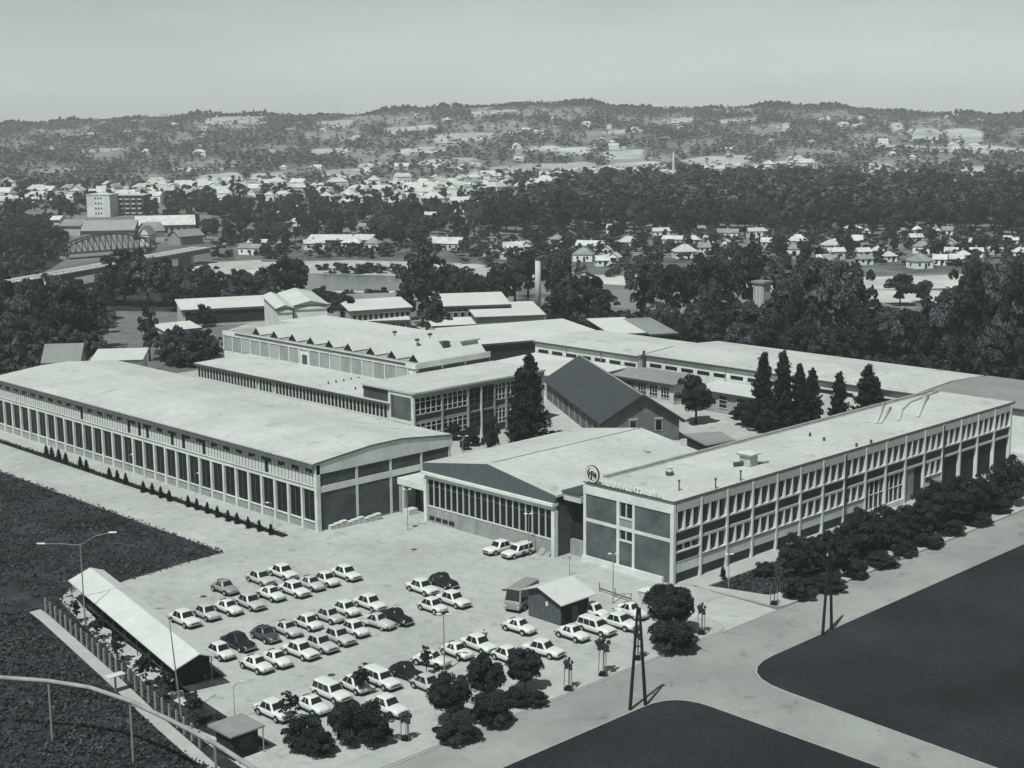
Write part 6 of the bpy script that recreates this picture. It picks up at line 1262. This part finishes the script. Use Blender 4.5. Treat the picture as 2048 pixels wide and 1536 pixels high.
x, y = scatter([(1260, 640), (2060, 640), (2060, 770), (1500, 745), (1300, 690)], 260); lw = [P(a, b_) for a, b_ in zip(x, y)]; lw = [p for p in lw if p.x > 272 or p.y > 240]
batch('right_thicket', lw, rng.uniform(2, 5, len(lw)), rng.uniform(4, 8, len(lw)), 'bush', 14, 12, .09, M_leaf, 'dark thicket under the trees behind the long halls')
batch('garden_scrub', gp, rng.uniform(2, 5, len(gp)), rng.uniform(3, 8, len(gp)), 'bush', 8, 7, .13, M_leafm, 'garden bushes and hedges between the village houses')
# ================================================================== bridges
a, c = P(107, 551, 6.5), P(424, 494, 6.5); L = (c-a).length; br = B('road_bridge', (a.x, a.y, 0), 'pale road bridge over the river at the left', 'bridge', rz=math.atan2(c.y-a.y, c.x-a.x))
br.box('deck', M_pave, -60, L, 0, 9, 6.1, 6.5); br.box('girder', M_mline, -60, L, .9, 8.2, 4.2, 6.08)
for i in range(4): br.box('pier', M_con, L*(i+.5)/4-1, L*(i+.5)/4+1, 1.5, 7.5, 0, 4.2)
for y in (0, 8.9): b = MB(); b.box(-60, L, y, y+.08, 7.3, 7.4); [b.box(x, x+.1, y, y+.08, 6.5, 7.3) for x in np.arange(-58, L, 4)]; br.mb('railing', b, M_metal)
br.box('abutment', M_white, -6, 2, -1.0, -.1, 0, 6.0)
strip('bridge_road', [(424, 493), (500, 476), (590, 461)], [(430, 497), (505, 479), (590, 463)], .3, M_pave, 'pale road leading on from the bridge')
strip('left_track', [(0, 590), (60, 583), (100, 574)], [(0, 602), (60, 592), (100, 580)], .3, M_gravel, 'pale track at the left edge')
a, c = P(130, 520), P(314, 506); L = (c-a).length; tb = B('truss_bridge', (a.x, a.y, 0), 'dark steel truss bridge with curved top chord at the left', 'bridge', rz=math.atan2(c.y-a.y, c.x-a.x))
n = 16; zb = 2.4
def topz(t): return zb+2.0+5.2*math.sin(math.pi*min(1, max(0, t)))**.75
for y in (0, 5.5):
    b = MB(); b.tube([(0, y, zb), (L, y, zb)], .35, 4); tb.mb('bottom_chord', b, M_mline); b = MB(); b.tube([(L*i/n, y, topz(i/n)) for i in range(n+1)], .35, 4); tb.mb('top_chord', b, M_mline)
    for i in range(n+1): b = MB(); b.tube([(L*i/n, y, zb), (L*i/n, y, topz(i/n))], .2, 4); tb.mb('vertical', b, M_mline)
    for i in range(n): b = MB(); b.tube([(L*i/n, y, topz(i/n)), (L*(i+1)/n, y, zb)], .16, 4); tb.mb('diagonal', b, M_mline)
tb.box('deck', M_mline, 0, L, .3, 5.2, zb-.3, zb+.2); tb.box('pier', M_con, L*.95, L*.99, 0, 6, 0, zb); tb.box('pier', M_con, L*.01, L*.05, 0, 6, 0, zb)
p = T(1347, 368); o = thing('far_chimney', p, 'slender white chimney in the far town', 'chimney'); m_ = MB(); m_.tube([(0, 0, 0), (0, 0, 26)], [1.3, .8], 8); m_.build('shaft', M_white, o)
# ================================================================== haze
m = bpy.data.materials.new('haze_air'); m.use_nodes = True; n_ = m.node_tree; n_.nodes.clear(); pv = n_.nodes.new('ShaderNodeVolumePrincipled'); ou = n_.nodes.new('ShaderNodeOutputMaterial')
pv.inputs['Color'].default_value = (.93, 1, .98, 1); pv.inputs['Density'].default_value = .00015; pv.inputs['Anisotropy'].default_value = 0; n_.links.new(pv.outputs[0], ou.inputs['Volume'])
cxy = FW*1600; b = MB(); e1 = RT*3200; e2 = FW*2300
cs_ = [cxy-e1-e2, cxy+e1-e2, cxy+e1+e2, cxy-e1+e2]; b.hexa([(q_[0], q_[1], -1.2) for q_ in cs_], [(q_[0], q_[1], 112) for q_ in cs_]); o = b.build('haze', m); tag(o, 'thin summer haze', kind='stuff')
for o in list(bpy.data.objects):
    if '_proto' in o: del o['_proto']
print('objects', len(bpy.data.objects), 'tris', sum(len(p.vertices)-2 for me in bpy.data.meshes for p in me.polygons))
